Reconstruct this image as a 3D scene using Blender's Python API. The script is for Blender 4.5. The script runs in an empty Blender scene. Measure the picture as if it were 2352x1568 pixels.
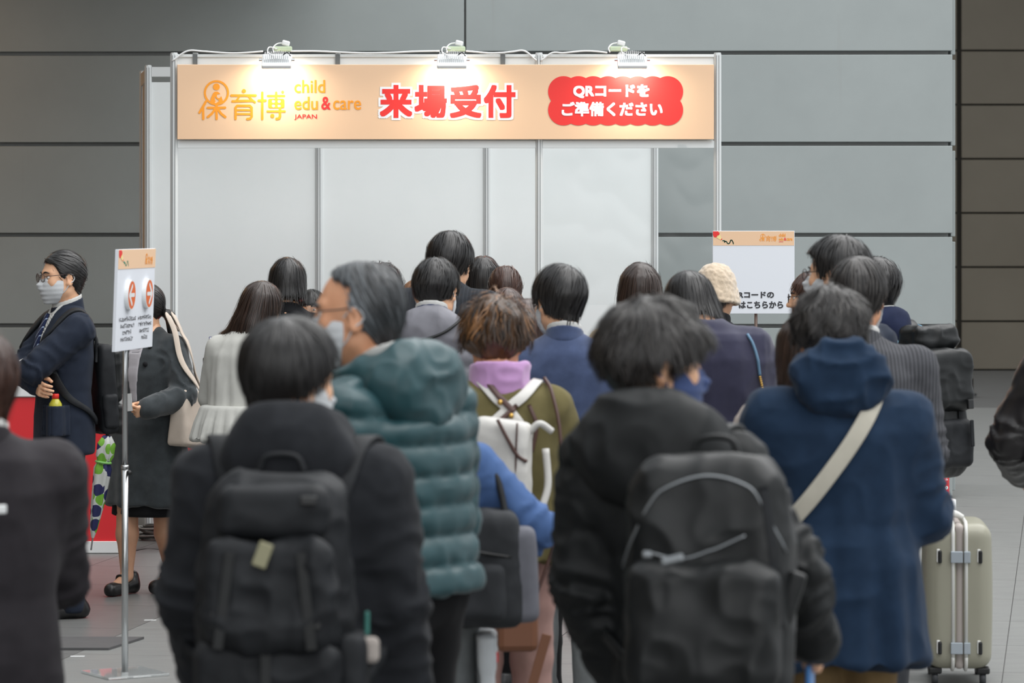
import bpy, bmesh, math, random
import numpy as np
from mathutils import Vector, Matrix

SC = bpy.context.scene
COL = SC.collection
PI = math.pi
F32 = np.float32

# ------------------------------------------------------------------ camera, world, lights, exposure
FPX, HZ, CX, CAMH = 8000.0, 505.0, 1176.0, 1.85     # focal length in px, horizon row, centre column, camera height


def at(px, py, s):
    """the point seen at (px, py) at a distance where one metre covers s pixels"""
    return Vector(((px - CX) / s, FPX / s, CAMH - (py - HZ) / s))


cam_d = bpy.data.cameras.new('camera')
cam = bpy.data.objects.new('camera', cam_d)
COL.objects.link(cam)
SC.camera = cam
cam.location = (0, 0, CAMH)
cam.rotation_euler = (PI / 2, 0, 0)
cam_d.sensor_width = 36.0
cam_d.lens = 36.0 * FPX / 2352.0
cam_d.shift_y = -(784 - HZ) / 2352.0
cam_d.clip_end = 300
cam_d.dof.use_dof = True
cam_d.dof.focus_distance = 18.5
cam_d.dof.aperture_fstop = 5.8

world = bpy.data.worlds.new('world')
SC.world = world
world.use_nodes = True
wn = world.node_tree.nodes
wn['Background'].inputs[0].default_value = (0.91, 0.95, 0.985, 1)
wn['Background'].inputs[1].default_value = 0.85


def area(name, loc, rot, sx, sy, power, col):
    d = bpy.data.lights.new(name, 'AREA')
    d.shape = 'RECTANGLE'
    d.size, d.size_y, d.energy, d.color = sx, sy, power, col
    o = bpy.data.objects.new(name, d)
    o.location, o.rotation_euler = loc, rot
    COL.objects.link(o)
    return o


# the atrium's glass roof: daylight from high above the queue, open towards the right
area('skylight', (5.0, 15.0, 13.0), (0, math.radians(14), 0), 14, 28, 3000, (1.0, 0.99, 0.975))
# broad unseen front light behind the camera
area('front_light', (4.0, -9.0, 6.0), (math.radians(72), 0, math.radians(-6)), 20, 9, 500, (1.0, 0.98, 0.95))

vs = SC.view_settings
vs.view_transform = 'Standard'
vs.look = 'None'
vs.exposure = 0.25
vs.gamma = 1.0
vs.use_curve_mapping = False

# ------------------------------------------------------------------ materials


def lin(c):
    if isinstance(c, str):
        c = [int(c[i:i + 2], 16) / 255 for i in (0, 2, 4)]
        c = [x / 12.92 if x <= 0.04045 else ((x + 0.055) / 1.055) ** 2.4 for x in c]
    return (c[0], c[1], c[2], 1.0)


MATS = {}


def new_mat(name):
    m = bpy.data.materials.new(name)
    m.use_nodes = True
    nt = m.node_tree
    b = nt.nodes['Principled BSDF']
    return m, nt, b


def node(nt, t, **kw):
    n = nt.nodes.new(t)
    for k, v in kw.items():
        setattr(n, k, v)
    return n


def plain(name, col, rough=0.5, metal=0.0, spec=0.5, emit=0.0, alpha=1.0):
    if name in MATS:
        return MATS[name]
    m, nt, b = new_mat(name)
    b.inputs['Base Color'].default_value = lin(col)
    b.inputs['Roughness'].default_value = rough
    b.inputs['Metallic'].default_value = metal
    b.inputs['Specular IOR Level'].default_value = spec
    if emit:
        b.inputs['Emission Color'].default_value = lin(col)
        b.inputs['Emission Strength'].default_value = emit
    MATS[name] = m
    return m


def fabric(name, col, rough=0.85, var=0.12, fine=700, bump=0.25, sheen=0.04, col2=None, spec=0.14, scale=18, stripes=None, stretch=(1, 1, 1)):
    """woven cloth: mottled colour, fine weave bump; stripes = (axis vector, period, width, colour)"""
    if name in MATS:
        return MATS[name]
    m, nt, b = new_mat(name)
    L = nt.links
    tc = node(nt, 'ShaderNodeTexCoord')
    mp = node(nt, 'ShaderNodeMapping')
    mp.inputs['Scale'].default_value = stretch
    L.new(tc.outputs['Object'], mp.inputs[0])
    n1 = node(nt, 'ShaderNodeTexNoise')
    n1.inputs['Scale'].default_value = scale
    n1.inputs['Detail'].default_value = 5
    L.new(mp.outputs[0], n1.inputs['Vector'])
    n2 = node(nt, 'ShaderNodeTexNoise')
    n2.inputs['Scale'].default_value = fine
    n2.inputs['Detail'].default_value = 2
    L.new(tc.outputs['Object'], n2.inputs['Vector'])
    c = tuple(x * 0.80 for x in lin(col)[:3]) + (1,)
    c2 = lin(col2) if col2 else tuple(min(1, x * (1 + 2.2 * var) + 0.01 * var) for x in c[:3]) + (1,)
    c1 = tuple(x * (1 - var) for x in c[:3]) + (1,)
    mx = node(nt, 'ShaderNodeMix', data_type='RGBA')
    mx.inputs[6].default_value, mx.inputs[7].default_value = c1, c2
    add = node(nt, 'ShaderNodeMath', operation='MULTIPLY_ADD')
    L.new(n2.outputs[0], add.inputs[0])
    add.inputs[1].default_value = 0.5
    L.new(n1.outputs[0], add.inputs[2])
    mr = node(nt, 'ShaderNodeMapRange')
    mr.inputs[1].default_value, mr.inputs[2].default_value = 0.45, 1.05
    L.new(add.outputs[0], mr.inputs[0])
    L.new(mr.outputs[0], mx.inputs[0])
    out = mx.outputs[2]
    if stripes:
        ax, per, wd, sc = stripes
        dot = node(nt, 'ShaderNodeVectorMath', operation='DOT_PRODUCT')
        dot.inputs[1].default_value = ax
        L.new(tc.outputs['Object'], dot.inputs[0])
        md = node(nt, 'ShaderNodeMath', operation='PINGPONG')
        L.new(dot.outputs['Value'], md.inputs[0])
        md.inputs[1].default_value = per / 2
        lt = node(nt, 'ShaderNodeMath', operation='LESS_THAN')
        L.new(md.outputs[0], lt.inputs[0])
        lt.inputs[1].default_value = wd / 2
        m2 = node(nt, 'ShaderNodeMix', data_type='RGBA')
        L.new(lt.outputs[0], m2.inputs[0])
        L.new(out, m2.inputs[6])
        m2.inputs[7].default_value = lin(sc)
        out = m2.outputs[2]
    L.new(out, b.inputs['Base Color'])
    b.inputs['Roughness'].default_value = rough
    b.inputs['Specular IOR Level'].default_value = spec
    b.inputs['Sheen Weight'].default_value = sheen
    bp = node(nt, 'ShaderNodeBump')
    bp.inputs['Strength'].default_value = bump
    bp.inputs['Distance'].default_value = 0.0012
    L.new(n2.outputs[0], bp.inputs['Height'])
    L.new(bp.outputs[0], b.inputs['Normal'])
    MATS[name] = m
    return m


def skin(name, col):
    if name in MATS:
        return MATS[name]
    m, nt, b = new_mat(name)
    L = nt.links
    tc = node(nt, 'ShaderNodeTexCoord')
    n = node(nt, 'ShaderNodeTexNoise')
    n.inputs['Scale'].default_value = 22
    n.inputs['Detail'].default_value = 6
    L.new(tc.outputs['Object'], n.inputs['Vector'])
    mx = node(nt, 'ShaderNodeMix', data_type='RGBA')
    c = lin(col)
    mx.inputs[6].default_value = (c[0] * 0.9, c[1] * 0.76, c[2] * 0.7, 1)
    mx.inputs[7].default_value = (min(1, c[0] * 1.08), c[1] * 1.08, c[2] * 1.08, 1)
    L.new(n.outputs[0], mx.inputs[0])
    L.new(mx.outputs[2], b.inputs['Base Color'])
    b.inputs['Roughness'].default_value = 0.5
    b.inputs['Subsurface Weight'].default_value = 0.12
    b.inputs['Subsurface Radius'].default_value = (0.012, 0.005, 0.003)
    b.inputs['Subsurface Scale'].default_value = 0.6
    MATS[name] = m
    return m


def hairmat(name, dark, light, rough=0.38):
    if name in MATS:
        return MATS[name]
    m, nt, b = new_mat(name)
    L = nt.links
    a = node(nt, 'ShaderNodeAttribute', attribute_name='tone')
    mx = node(nt, 'ShaderNodeMix', data_type='RGBA')
    mx.inputs[6].default_value, mx.inputs[7].default_value = lin(dark), lin(light)
    L.new(a.outputs['Fac'], mx.inputs[0])
    L.new(mx.outputs[2], b.inputs['Base Color'])
    b.inputs['Roughness'].default_value = rough
    b.inputs['Specular IOR Level'].default_value = 0.55
    MATS[name] = m
    return m


def glass_mat(name, tint=(0.9, 0.92, 0.92), gloss=0.12, rough=0.05):
    """thin clear sheet: mostly clear, reflecting by fresnel"""
    if name in MATS:
        return MATS[name]
    m, nt, b = new_mat(name)
    L = nt.links
    tr = node(nt, 'ShaderNodeBsdfTransparent')
    tr.inputs[0].default_value = tint + (1,)
    gl = node(nt, 'ShaderNodeBsdfGlossy')
    gl.inputs['Roughness'].default_value = rough
    lw = node(nt, 'ShaderNodeLayerWeight')
    lw.inputs[0].default_value = 0.35
    ad = node(nt, 'ShaderNodeMath', operation='MULTIPLY_ADD')
    L.new(lw.outputs['Fresnel'], ad.inputs[0])
    ad.inputs[1].default_value = 0.5
    ad.inputs[2].default_value = gloss
    mx = node(nt, 'ShaderNodeMixShader')
    L.new(ad.outputs[0], mx.inputs[0])
    L.new(tr.outputs[0], mx.inputs[1])
    L.new(gl.outputs[0], mx.inputs[2])
    L.new(mx.outputs[0], nt.nodes['Material Output'].inputs[0])
    MATS[name] = m
    return m


# ------------------------------------------------------------------ objects


def tag(o, label=None, cat=None, group=None, kind=None):
    if label:
        o['label'] = label
    if cat:
        o['category'] = cat
    if group:
        o['group'] = group
    if kind:
        o['kind'] = kind
    return o


def empty(name, loc=(0, 0, 0), rz=0.0):
    o = bpy.data.objects.new(name, None)
    o.empty_display_size = 0.1
    o.location = loc
    o.rotation_euler = (0, 0, rz)
    COL.objects.link(o)
    return o


def link(name, me, mat=None, parent=None):
    o = bpy.data.objects.new(name, me)
    COL.objects.link(o)
    if mat is not None:
        me.materials.append(mat)
    if parent is not None:
        o.parent = parent
    return o


def mk(name, V, Q, mat, parent=None, smooth=True, tone=None):
    """mesh object from a vertex array and an array of quads (a repeated last index makes a triangle)"""
    V = np.asarray(V, dtype=F32)
    Q = np.asarray(Q, dtype=np.int32)
    me = bpy.data.meshes.new(name)
    me.vertices.add(len(V))
    me.vertices.foreach_set('co', V.ravel())
    tri = Q[:, 2] == Q[:, 3]
    tot = np.where(tri, 3, 4).astype(np.int32)
    keep = np.ones(Q.shape, bool)
    keep[tri, 3] = False
    idx = Q[keep]
    st = np.concatenate([[0], np.cumsum(tot)[:-1]]).astype(np.int32)
    me.loops.add(len(idx))
    me.loops.foreach_set('vertex_index', idx.astype(np.int32))
    me.polygons.add(len(Q))
    me.polygons.foreach_set('loop_start', st)
    me.polygons.foreach_set('loop_total', tot)
    me.polygons.foreach_set('use_smooth', np.full(len(Q), smooth, dtype=bool))
    if tone is not None:
        a = me.attributes.new('tone', 'FLOAT', 'POINT')
        a.data.foreach_set('value', np.asarray(tone, dtype=F32))
    me.update(calc_edges=True)
    return link(name, me, mat, parent)


def bm_obj(name, bm, mat, parent=None, smooth=False):
    me = bpy.data.meshes.new(name)
    bm.to_mesh(me)
    bm.free()
    if smooth:
        me.polygons.foreach_set('use_smooth', np.ones(len(me.polygons), dtype=bool))
    return link(name, me, mat, parent)


def bm_box(bm, c, d, bevel=0.0, R=None, seg=2):
    g = bmesh.ops.create_cube(bm, size=1.0)
    vs_ = g['verts']
    for v in vs_:
        v.co = Vector((v.co.x * d[0], v.co.y * d[1], v.co.z * d[2]))
    if bevel > 0:
        es = list({e for v in vs_ for e in v.link_edges})
        r = bmesh.ops.bevel(bm, geom=es, offset=bevel, segments=seg, profile=0.5, affect='EDGES')
        vs_ = list({v for f in r['faces'] for v in f.verts} | {v for v in vs_ if v.is_valid})
    for v in vs_:
        if R is not None:
            v.co = R @ v.co
        v.co = v.co + Vector(c)
    return vs_


def box(name, c, d, mat, parent=None, bevel=0.0, R=None, seg=2):
    bm = bmesh.new()
    bm_box(bm, c, d, bevel, R, seg)
    return bm_obj(name, bm, mat, parent)


def bm_cyl(bm, a, b, r0, r1=None, seg=16, caps=True):
    a, b = Vector(a), Vector(b)
    d = b - a
    M = Matrix.Translation((a + b) / 2) @ d.to_track_quat('Z', 'Y').to_matrix().to_4x4()
    bmesh.ops.create_cone(bm, cap_ends=caps, segments=seg, radius1=r0, radius2=r0 if r1 is None else r1, depth=d.length, matrix=M)


def catmull(P, n):
    P = np.asarray(P, dtype=float)
    if len(P) < 3:
        t = np.linspace(0, 1, n)[:, None]
        return P[0] * (1 - t) + P[-1] * t
    A = np.vstack([2 * P[0] - P[1], P, 2 * P[-1] - P[-2]])
    m = len(P) - 1
    out = []
    for u in np.linspace(0, m - 1e-6, n):
        i = int(u)
        t = u - i
        p0, p1, p2, p3 = A[i], A[i + 1], A[i + 2], A[i + 3]
        out.append(0.5 * ((2 * p1) + (-p0 + p2) * t + (2 * p0 - 5 * p1 + 4 * p2 - p3) * t * t + (-p0 + 3 * p1 - 3 * p2 + p3) * t ** 3))
    return np.array(out)


def frames(C):
    T = np.gradient(C, axis=0)
    T /= np.linalg.norm(T, axis=1)[:, None] + 1e-9
    N = np.zeros_like(C)
    n = np.cross(T[0], (0.31, 0.2, 0.93))
    if np.linalg.norm(n) < 1e-3:
        n = np.cross(T[0], (1, 0, 0))
    for i in range(len(C)):
        n = n - T[i] * np.dot(n, T[i])
        n = n / (np.linalg.norm(n) + 1e-9)
        N[i] = n
    return T, N, np.cross(T, N)


def tube_arr(pts, r, n=24, seg=8, smooth=True):
    C = catmull(pts, n) if smooth else np.asarray(pts, float)
    n = len(C)
    T, N, B = frames(C)
    rr = np.full(n, r) if np.isscalar(r) else np.interp(np.linspace(0, 1, n), np.linspace(0, 1, len(r)), r)
    a = np.linspace(0, 2 * PI, seg, endpoint=False)
    V = (C[:, None, :] + rr[:, None, None] * (np.cos(a)[None, :, None] * N[:, None, :] + np.sin(a)[None, :, None] * B[:, None, :])).reshape(-1, 3)
    Q = []
    for i in range(n - 1):
        for j in range(seg):
            k = (j + 1) % seg
            Q.append((i * seg + j, i * seg + k, (i + 1) * seg + k, (i + 1) * seg + j))
    c0 = len(V)
    V = np.vstack([V, C[:1], C[-1:]])
    for j in range(seg):
        k = (j + 1) % seg
        Q.append((c0, k, j, j))
        Q.append((c0 + 1, (n - 1) * seg + j, (n - 1) * seg + k, (n - 1) * seg + k))
    return V, np.array(Q)


def tube(name, pts, r, mat, parent=None, n=24, seg=8, smooth=True):
    V, Q = tube_arr(pts, r, n, seg, smooth)
    return mk(name, V, Q, mat, parent)


def join_arr(parts):
    Vs, Qs, o = [], [], 0
    for V, Q in parts:
        Vs.append(np.asarray(V, float))
        Qs.append(np.asarray(Q) + o)
        o += len(V)
    return np.vstack(Vs), np.vstack(Qs)


def ribbon_arr(C, N, w, t):
    """flat band along C with surface normals N, width w, thickness t"""
    C, N = np.asarray(C, float), np.asarray(N, float)
    n = len(C)
    T = np.gradient(C, axis=0)
    T /= np.linalg.norm(T, axis=1)[:, None] + 1e-9
    S = np.cross(T, N)
    S /= np.linalg.norm(S, axis=1)[:, None] + 1e-9
    N = np.cross(S, T)
    w = np.full(n, w) if np.isscalar(w) else np.interp(np.linspace(0, 1, n), np.linspace(0, 1, len(w)), w)
    w = w[:, None] / 2
    t2 = t / 2
    prof = [S * -w + N * (-t2), S * w + N * (-t2), S * w + N * (t2 * .6), S * (w * .9) + N * t2, S * (-w * .9) + N * t2, S * -w + N * (t2 * .6)]
    m = len(prof)
    V = np.stack([C + p for p in prof], axis=1).reshape(-1, 3)
    Q = []
    for i in range(n - 1):
        for j in range(m):
            k = (j + 1) % m
            Q.append((i * m + j, i * m + k, (i + 1) * m + k, (i + 1) * m + j))
    for b in (0, (n - 1) * m):
        Q.append((b, b + 1, b + 2, b + 5))
        Q.append((b + 5, b + 2, b + 3, b + 4))
    return V, np.array(Q)


# ------------------------------------------------------------------ implicit surfaces
rng = np.random.default_rng(7)
PERM = rng.permutation(256).astype(np.int32)
PERM = np.concatenate([PERM, PERM])


def vnoise(P):
    i = np.floor(P).astype(np.int32)
    f = (P - i).astype(F32)
    u = f * f * (3 - 2 * f)
    i &= 255
    X0, Y0, Z0 = i[:, 0], i[:, 1], i[:, 2]
    X1, Y1, Z1 = (X0 + 1) & 255, (Y0 + 1) & 255, (Z0 + 1) & 255

    def h(x, y, z):
        return PERM[PERM[PERM[x] + y] + z].astype(F32) / 127.5 - 1

    ux, uy, uz = u[:, 0], u[:, 1], u[:, 2]
    a = h(X0, Y0, Z0) * (1 - ux) + h(X1, Y0, Z0) * ux
    b = h(X0, Y1, Z0) * (1 - ux) + h(X1, Y1, Z0) * ux
    c = h(X0, Y0, Z1) * (1 - ux) + h(X1, Y0, Z1) * ux
    d = h(X0, Y1, Z1) * (1 - ux) + h(X1, Y1, Z1) * ux
    return (a * (1 - uy) + b * uy) * (1 - uz) + (c * (1 - uy) + d * uy) * uz


def fbm(P, o=3):
    s, a = 0, 1.0
    for _ in range(o):
        s = s + a * vnoise(P)
        P = P * 2.03 + 11.7
        a *= 0.5
    return s


def smin(a, b, k):
    h = np.maximum(k - np.abs(a - b), 0) / k
    return np.minimum(a, b) - h * h * k * 0.25


def smax(a, b, k):
    return -smin(-a, -b, k)


def cap(P, a, b, ra, rb=None, sy=1.0):
    a = np.asarray(a, F32)
    b = np.asarray(b, F32)
    rb = ra if rb is None else rb
    d = b - a
    q = P - a
    t = np.clip((q @ d) / max(float(d @ d), 1e-9), 0, 1)
    q = q - t[:, None] * d
    if sy != 1.0:
        q = q * np.array((1, 1 / sy, 1), F32)
    return np.sqrt(np.einsum('ij,ij->i', q, q)) - (ra + (rb - ra) * t)


def ell(P, c, r, R=None):
    q = P - np.asarray(c, F32)
    if R is not None:
        q = q @ np.asarray(R, F32)
    r = np.asarray(r, F32)
    a = q / r
    k0 = np.sqrt(np.einsum('ij,ij->i', a, a))
    a = a / r
    k1 = np.sqrt(np.einsum('ij,ij->i', a, a))
    return k0 * (k0 - 1) / np.maximum(k1, 1e-6)


def rbox(P, c, hf, rad, R=None):
    q = P - np.asarray(c, F32)
    if R is not None:
        q = q @ np.asarray(R, F32)
    q = np.abs(q) - (np.asarray(hf, F32) - rad)
    o = np.maximum(q, 0)
    return np.sqrt(np.einsum('ij,ij->i', o, o)) + np.minimum(q.max(axis=1), 0) - rad


def loft(P, zs, rx, ry, cy=None, cx=None, p=2.4, k=0.02):
    """stack of rounded cross-sections along z"""
    z = P[:, 2]
    X = np.interp(z, zs, rx).astype(F32)
    Y = np.interp(z, zs, ry).astype(F32)
    x = P[:, 0] - (np.interp(z, zs, cx).astype(F32) if cx is not None else 0)
    y = P[:, 1] - (np.interp(z, zs, cy).astype(F32) if cy is not None else 0)
    q = (np.abs(x / X) ** p + np.abs(y / Y) ** p) ** (1.0 / p)
    d = (q - 1) * np.minimum(X, Y)
    return smax(d, np.maximum(zs[0] - z, z - zs[-1]), k)


def rot_x(a):
    c, s = math.cos(a), math.sin(a)
    return np.array(((1, 0, 0), (0, c, -s), (0, s, c)), F32)


def rot_y(a):
    c, s = math.cos(a), math.sin(a)
    return np.array(((c, 0, s), (0, 1, 0), (-s, 0, c)), F32)


def rot_z(a):
    c, s = math.cos(a), math.sin(a)
    return np.array(((c, -s, 0), (s, c, 0), (0, 0, 1)), F32)


EDG = [(0, 1), (2, 3), (4, 5), (6, 7), (0, 2), (1, 3), (4, 6), (5, 7), (0, 4), (1, 5), (2, 6), (3, 7)]
OFF = np.array([(c & 1, (c >> 1) & 1, (c >> 2) & 1) for c in range(8)], np.int32)


def nets(sdf, lo, hi, h, B=8, lip=1.25):
    """naive surface nets over a box, skipping blocks far from the surface"""
    lo = np.asarray(lo, F32)
    n = np.ceil((np.asarray(hi, F32) - lo) / h).astype(int) + 1
    nb = (n + B - 1) // B
    n = nb * B
    bi = np.stack(np.meshgrid(*[np.arange(k) for k in nb], indexing='ij'), -1).reshape(-1, 3)
    ctr = (lo + (bi * B + (B - 1) / 2) * h).astype(F32)
    d0 = sdf(ctr)
    act = np.abs(d0) < lip * (B * h * 0.87) + 0.004
    D = np.empty((nb[0], nb[1], nb[2], B, B, B), F32)
    D[...] = d0.reshape(nb)[:, :, :, None, None, None]
    li = np.stack(np.meshgrid(*[np.arange(B)] * 3, indexing='ij'), -1).reshape(-1, 3)
    ab = bi[act]
    pts = (lo + ((ab * B)[:, None, :] + li[None]).reshape(-1, 3) * h).astype(F32)
    val = np.empty(len(pts), F32)
    for i in range(0, len(pts), 60000):
        val[i:i + 60000] = sdf(pts[i:i + 60000])
    D[ab[:, 0], ab[:, 1], ab[:, 2]] = val.reshape(-1, B, B, B)
    D = D.transpose(0, 3, 1, 4, 2, 5).reshape(n)
    S = D < 0
    cs = [S[o[0]:n[0] - 1 + o[0], o[1]:n[1] - 1 + o[1], o[2]:n[2] - 1 + o[2]] for o in OFF]
    anyi = np.logical_or.reduce(cs)
    alli = np.logical_and.reduce(cs)
    mix = anyi & ~alli
    ci = np.argwhere(mix).astype(np.int32)
    cv = np.stack([D[ci[:, 0] + o[0], ci[:, 1] + o[1], ci[:, 2] + o[2]] for o in OFF], 1)
    acc = np.zeros((len(ci), 3), F32)
    cnt = np.zeros(len(ci), F32)
    for a, b in EDG:
        va, vb = cv[:, a], cv[:, b]
        m = (va < 0) != (vb < 0)
        t = np.where(m, va / np.where(m, va - vb, 1), 0)
        acc += np.where(m[:, None], OFF[a] + t[:, None] * (OFF[b] - OFF[a]), 0)
        cnt += m
    V = lo + (ci + acc / cnt[:, None]) * h
    idx = np.full(mix.shape, -1, np.int32)
    idx[ci[:, 0], ci[:, 1], ci[:, 2]] = np.arange(len(ci))
    Q = []
    for ax in range(3):
        u, w = (ax + 1) % 3, (ax + 2) % 3
        sl0, sl1 = [slice(None)] * 3, [slice(None)] * 3
        sl0[ax], sl1[ax] = slice(0, n[ax] - 1), slice(1, n[ax])
        A, Bb = S[tuple(sl0)], S[tuple(sl1)]
        e = np.argwhere(A != Bb)
        e = e[(e[:, u] > 0) & (e[:, w] > 0) & (e[:, u] < n[u] - 1) & (e[:, w] < n[w] - 1)]
        ins = A[e[:, 0], e[:, 1], e[:, 2]]

        def cell(du, dw):
            c = e.copy()
            c[:, u] -= du
            c[:, w] -= dw
            return idx[c[:, 0], c[:, 1], c[:, 2]]
        q = np.stack([cell(1, 1), cell(0, 1), cell(0, 0), cell(1, 0)], 1)
        q[~ins] = q[~ins][:, ::-1]
        Q.append(q)
    Q = np.vstack(Q)
    Q = Q[(Q >= 0).all(axis=1)]
    return V.astype(F32), Q


def vnormals(V, Q):
    n = np.cross(V[Q[:, 2]] - V[Q[:, 0]], V[Q[:, 3]] - V[Q[:, 1]])
    out = np.zeros_like(V)
    for c in range(3):
        for k in range(4):
            out[:, c] += np.bincount(Q[:, k], n[:, c], len(V)).astype(F32)
    return out / (np.linalg.norm(out, axis=1)[:, None] + 1e-9)


def grad(sdf, P, e=0.003):
    P = P.astype(F32)
    g = np.empty_like(P)
    for i in range(3):
        o = np.zeros(3, F32)
        o[i] = e
        g[:, i] = sdf(P + o) - sdf(P - o)
    return g / (np.linalg.norm(g, axis=1)[:, None] + 1e-9)


def project(sdf, P, off, it=4):
    P = np.asarray(P, F32).copy()
    for _ in range(it):
        d = sdf(P) - off
        P -= grad(sdf, P) * np.clip(d, -0.05, 0.05)[:, None]
    return P


def blob(name, sdf, lo, hi, h, mat, parent, disp=None):
    V, Q = nets(sdf, lo, hi, h)
    if disp is not None:
        N = vnormals(V, Q)
        V = V + N * disp(V, N)[:, None].astype(F32)
    return mk(name, V, Q, mat, parent)


def strap_on(name, sdf, pts, w, t, off, mat, parent, n=28, shift=None):
    C = catmull(pts, n).astype(F32)
    C = project(sdf, C, off + t / 2)
    for _ in range(2):
        C[1:-1] = (C[:-2] + 2 * C[1:-1] + C[2:]) / 4
    N = grad(sdf, C)
    V, Q = ribbon_arr(C, N, w, t)
    if shift is not None:
        V = V - np.asarray(shift)
    return mk(name, V, Q, mat, parent)
# ------------------------------------------------------------------ surfaces of the place


def surf_noise(name, c1, c2, rough=0.5, scale=3.0, bump=0.0, fine=0.0, stretch=(1, 1, 1), spec=0.5, streak=0.0, metal=0.0):
    """painted or stone surface: broad mottling, optional speckle, optional run-down streaks"""
    if name in MATS:
        return MATS[name]
    m, nt, b = new_mat(name)
    L = nt.links
    tc = node(nt, 'ShaderNodeTexCoord')
    ge = node(nt, 'ShaderNodeNewGeometry')
    mp = node(nt, 'ShaderNodeMapping')
    mp.inputs['Scale'].default_value = stretch
    L.new(ge.outputs['Position'], mp.inputs[0])
    n1 = node(nt, 'ShaderNodeTexNoise')
    n1.inputs['Scale'].default_value = scale
    n1.inputs['Detail'].default_value = 8
    n1.inputs['Roughness'].default_value = 0.62
    L.new(mp.outputs[0], n1.inputs['Vector'])
    fac = n1.outputs[0]
    if fine:
        n2 = node(nt, 'ShaderNodeTexNoise')
        n2.inputs['Scale'].default_value = fine
        n2.inputs['Detail'].default_value = 3
        L.new(ge.outputs['Position'], n2.inputs['Vector'])
        ad = node(nt, 'ShaderNodeMath', operation='MULTIPLY_ADD')
        L.new(n2.outputs[0], ad.inputs[0])
        ad.inputs[1].default_value = 0.9
        sb = node(nt, 'ShaderNodeMath', operation='SUBTRACT')
        L.new(fac, sb.inputs[0])
        sb.inputs[1].default_value = 0.45
        L.new(sb.outputs[0], ad.inputs[2])
        fac = ad.outputs[0]
    mr = node(nt, 'ShaderNodeMapRange')
    mr.inputs[1].default_value, mr.inputs[2].default_value = 0.25, 0.75
    L.new(fac, mr.inputs[0])
    mx = node(nt, 'ShaderNodeMix', data_type='RGBA')
    mx.inputs[6].default_value, mx.inputs[7].default_value = lin(c1), lin(c2)
    L.new(mr.outputs[0], mx.inputs[0])
    out = mx.outputs[2]
    if streak:
        mp2 = node(nt, 'ShaderNodeMapping')
        mp2.inputs['Scale'].default_value = (9, 9, 0.35)
        L.new(ge.outputs['Position'], mp2.inputs[0])
        n3 = node(nt, 'ShaderNodeTexNoise')
        n3.inputs['Scale'].default_value = 1.0
        n3.inputs['Detail'].default_value = 4
        L.new(mp2.outputs[0], n3.inputs['Vector'])
        r3 = node(nt, 'ShaderNodeMapRange')
        r3.inputs[1].default_value, r3.inputs[2].default_value = 0.66, 0.78
        r3.inputs[4].default_value = streak
        L.new(n3.outputs[0], r3.inputs[0])
        m3 = node(nt, 'ShaderNodeMix', data_type='RGBA')
        L.new(r3.outputs[0], m3.inputs[0])
        L.new(out, m3.inputs[6])
        m3.inputs[7].default_value = lin('7d7a70')
        out = m3.outputs[2]
    L.new(out, b.inputs['Base Color'])
    b.inputs['Roughness'].default_value = rough
    b.inputs['Specular IOR Level'].default_value = spec
    b.inputs['Metallic'].default_value = metal
    if bump:
        bp = node(nt, 'ShaderNodeBump')
        bp.inputs['Strength'].default_value = bump
        bp.inputs['Distance'].default_value = 0.002
        L.new(fac, bp.inputs['Height'])
        L.new(bp.outputs[0], b.inputs['Normal'])
    MATS[name] = m
    return m


M_WALL = surf_noise('wall_panel_paint', '8d9494', '989f9f', 0.55, 1.2, streak=0.25)
M_WALLBACK = plain('wall_joint', '8d8f8e', 0.8)
M_FAR = surf_noise('far_panel_paint', '625b4e', '6b6457', 0.6, 1.0)
M_FARJ = plain('far_joint', '2e2b26', 0.9)
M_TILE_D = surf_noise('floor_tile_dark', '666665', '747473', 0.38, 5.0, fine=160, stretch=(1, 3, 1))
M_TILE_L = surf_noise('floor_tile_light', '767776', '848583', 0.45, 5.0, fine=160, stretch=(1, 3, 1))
M_FLOOR = surf_noise('floor_bed', '5a5a59', '666665', 0.55, 4.0, fine=160)
M_ALU = plain('booth_aluminium', 'd3d6d6', 0.42, 0.25)
M_ALUD = plain('booth_slot', '7d8183', 0.6)
M_BOOTH = surf_noise('booth_white_panel', 'e2e7e7', 'e8ecec', 0.5, 2.0)
M_WHITE = plain('white_plastic', 'e2e4e4', 0.4)
M_PEACH = plain('sign_peach', 'e8c3a0', 0.55)
M_RED = plain('counter_red', 'd7262d', 0.4)
M_BLACKP = plain('black_plastic', '151617', 0.4)
M_DARKM = plain('dark_metal', '3a3632', 0.45, 0.6)
M_CHROME = plain('chrome_pole', 'b9bbbc', 0.22, 0.95)
M_ORANGE = plain('logo_orange', 'f39a22', 0.5)
M_REDINK = plain('red_ink', 'e5302c', 0.5)
M_WHITEINK = plain('white_ink', 'eceff3', 0.5)
M_DARKINK = plain('dark_ink', '34353a', 0.6)
M_BOARD = plain('board_white', 'dfe3ea', 0.5)

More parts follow.
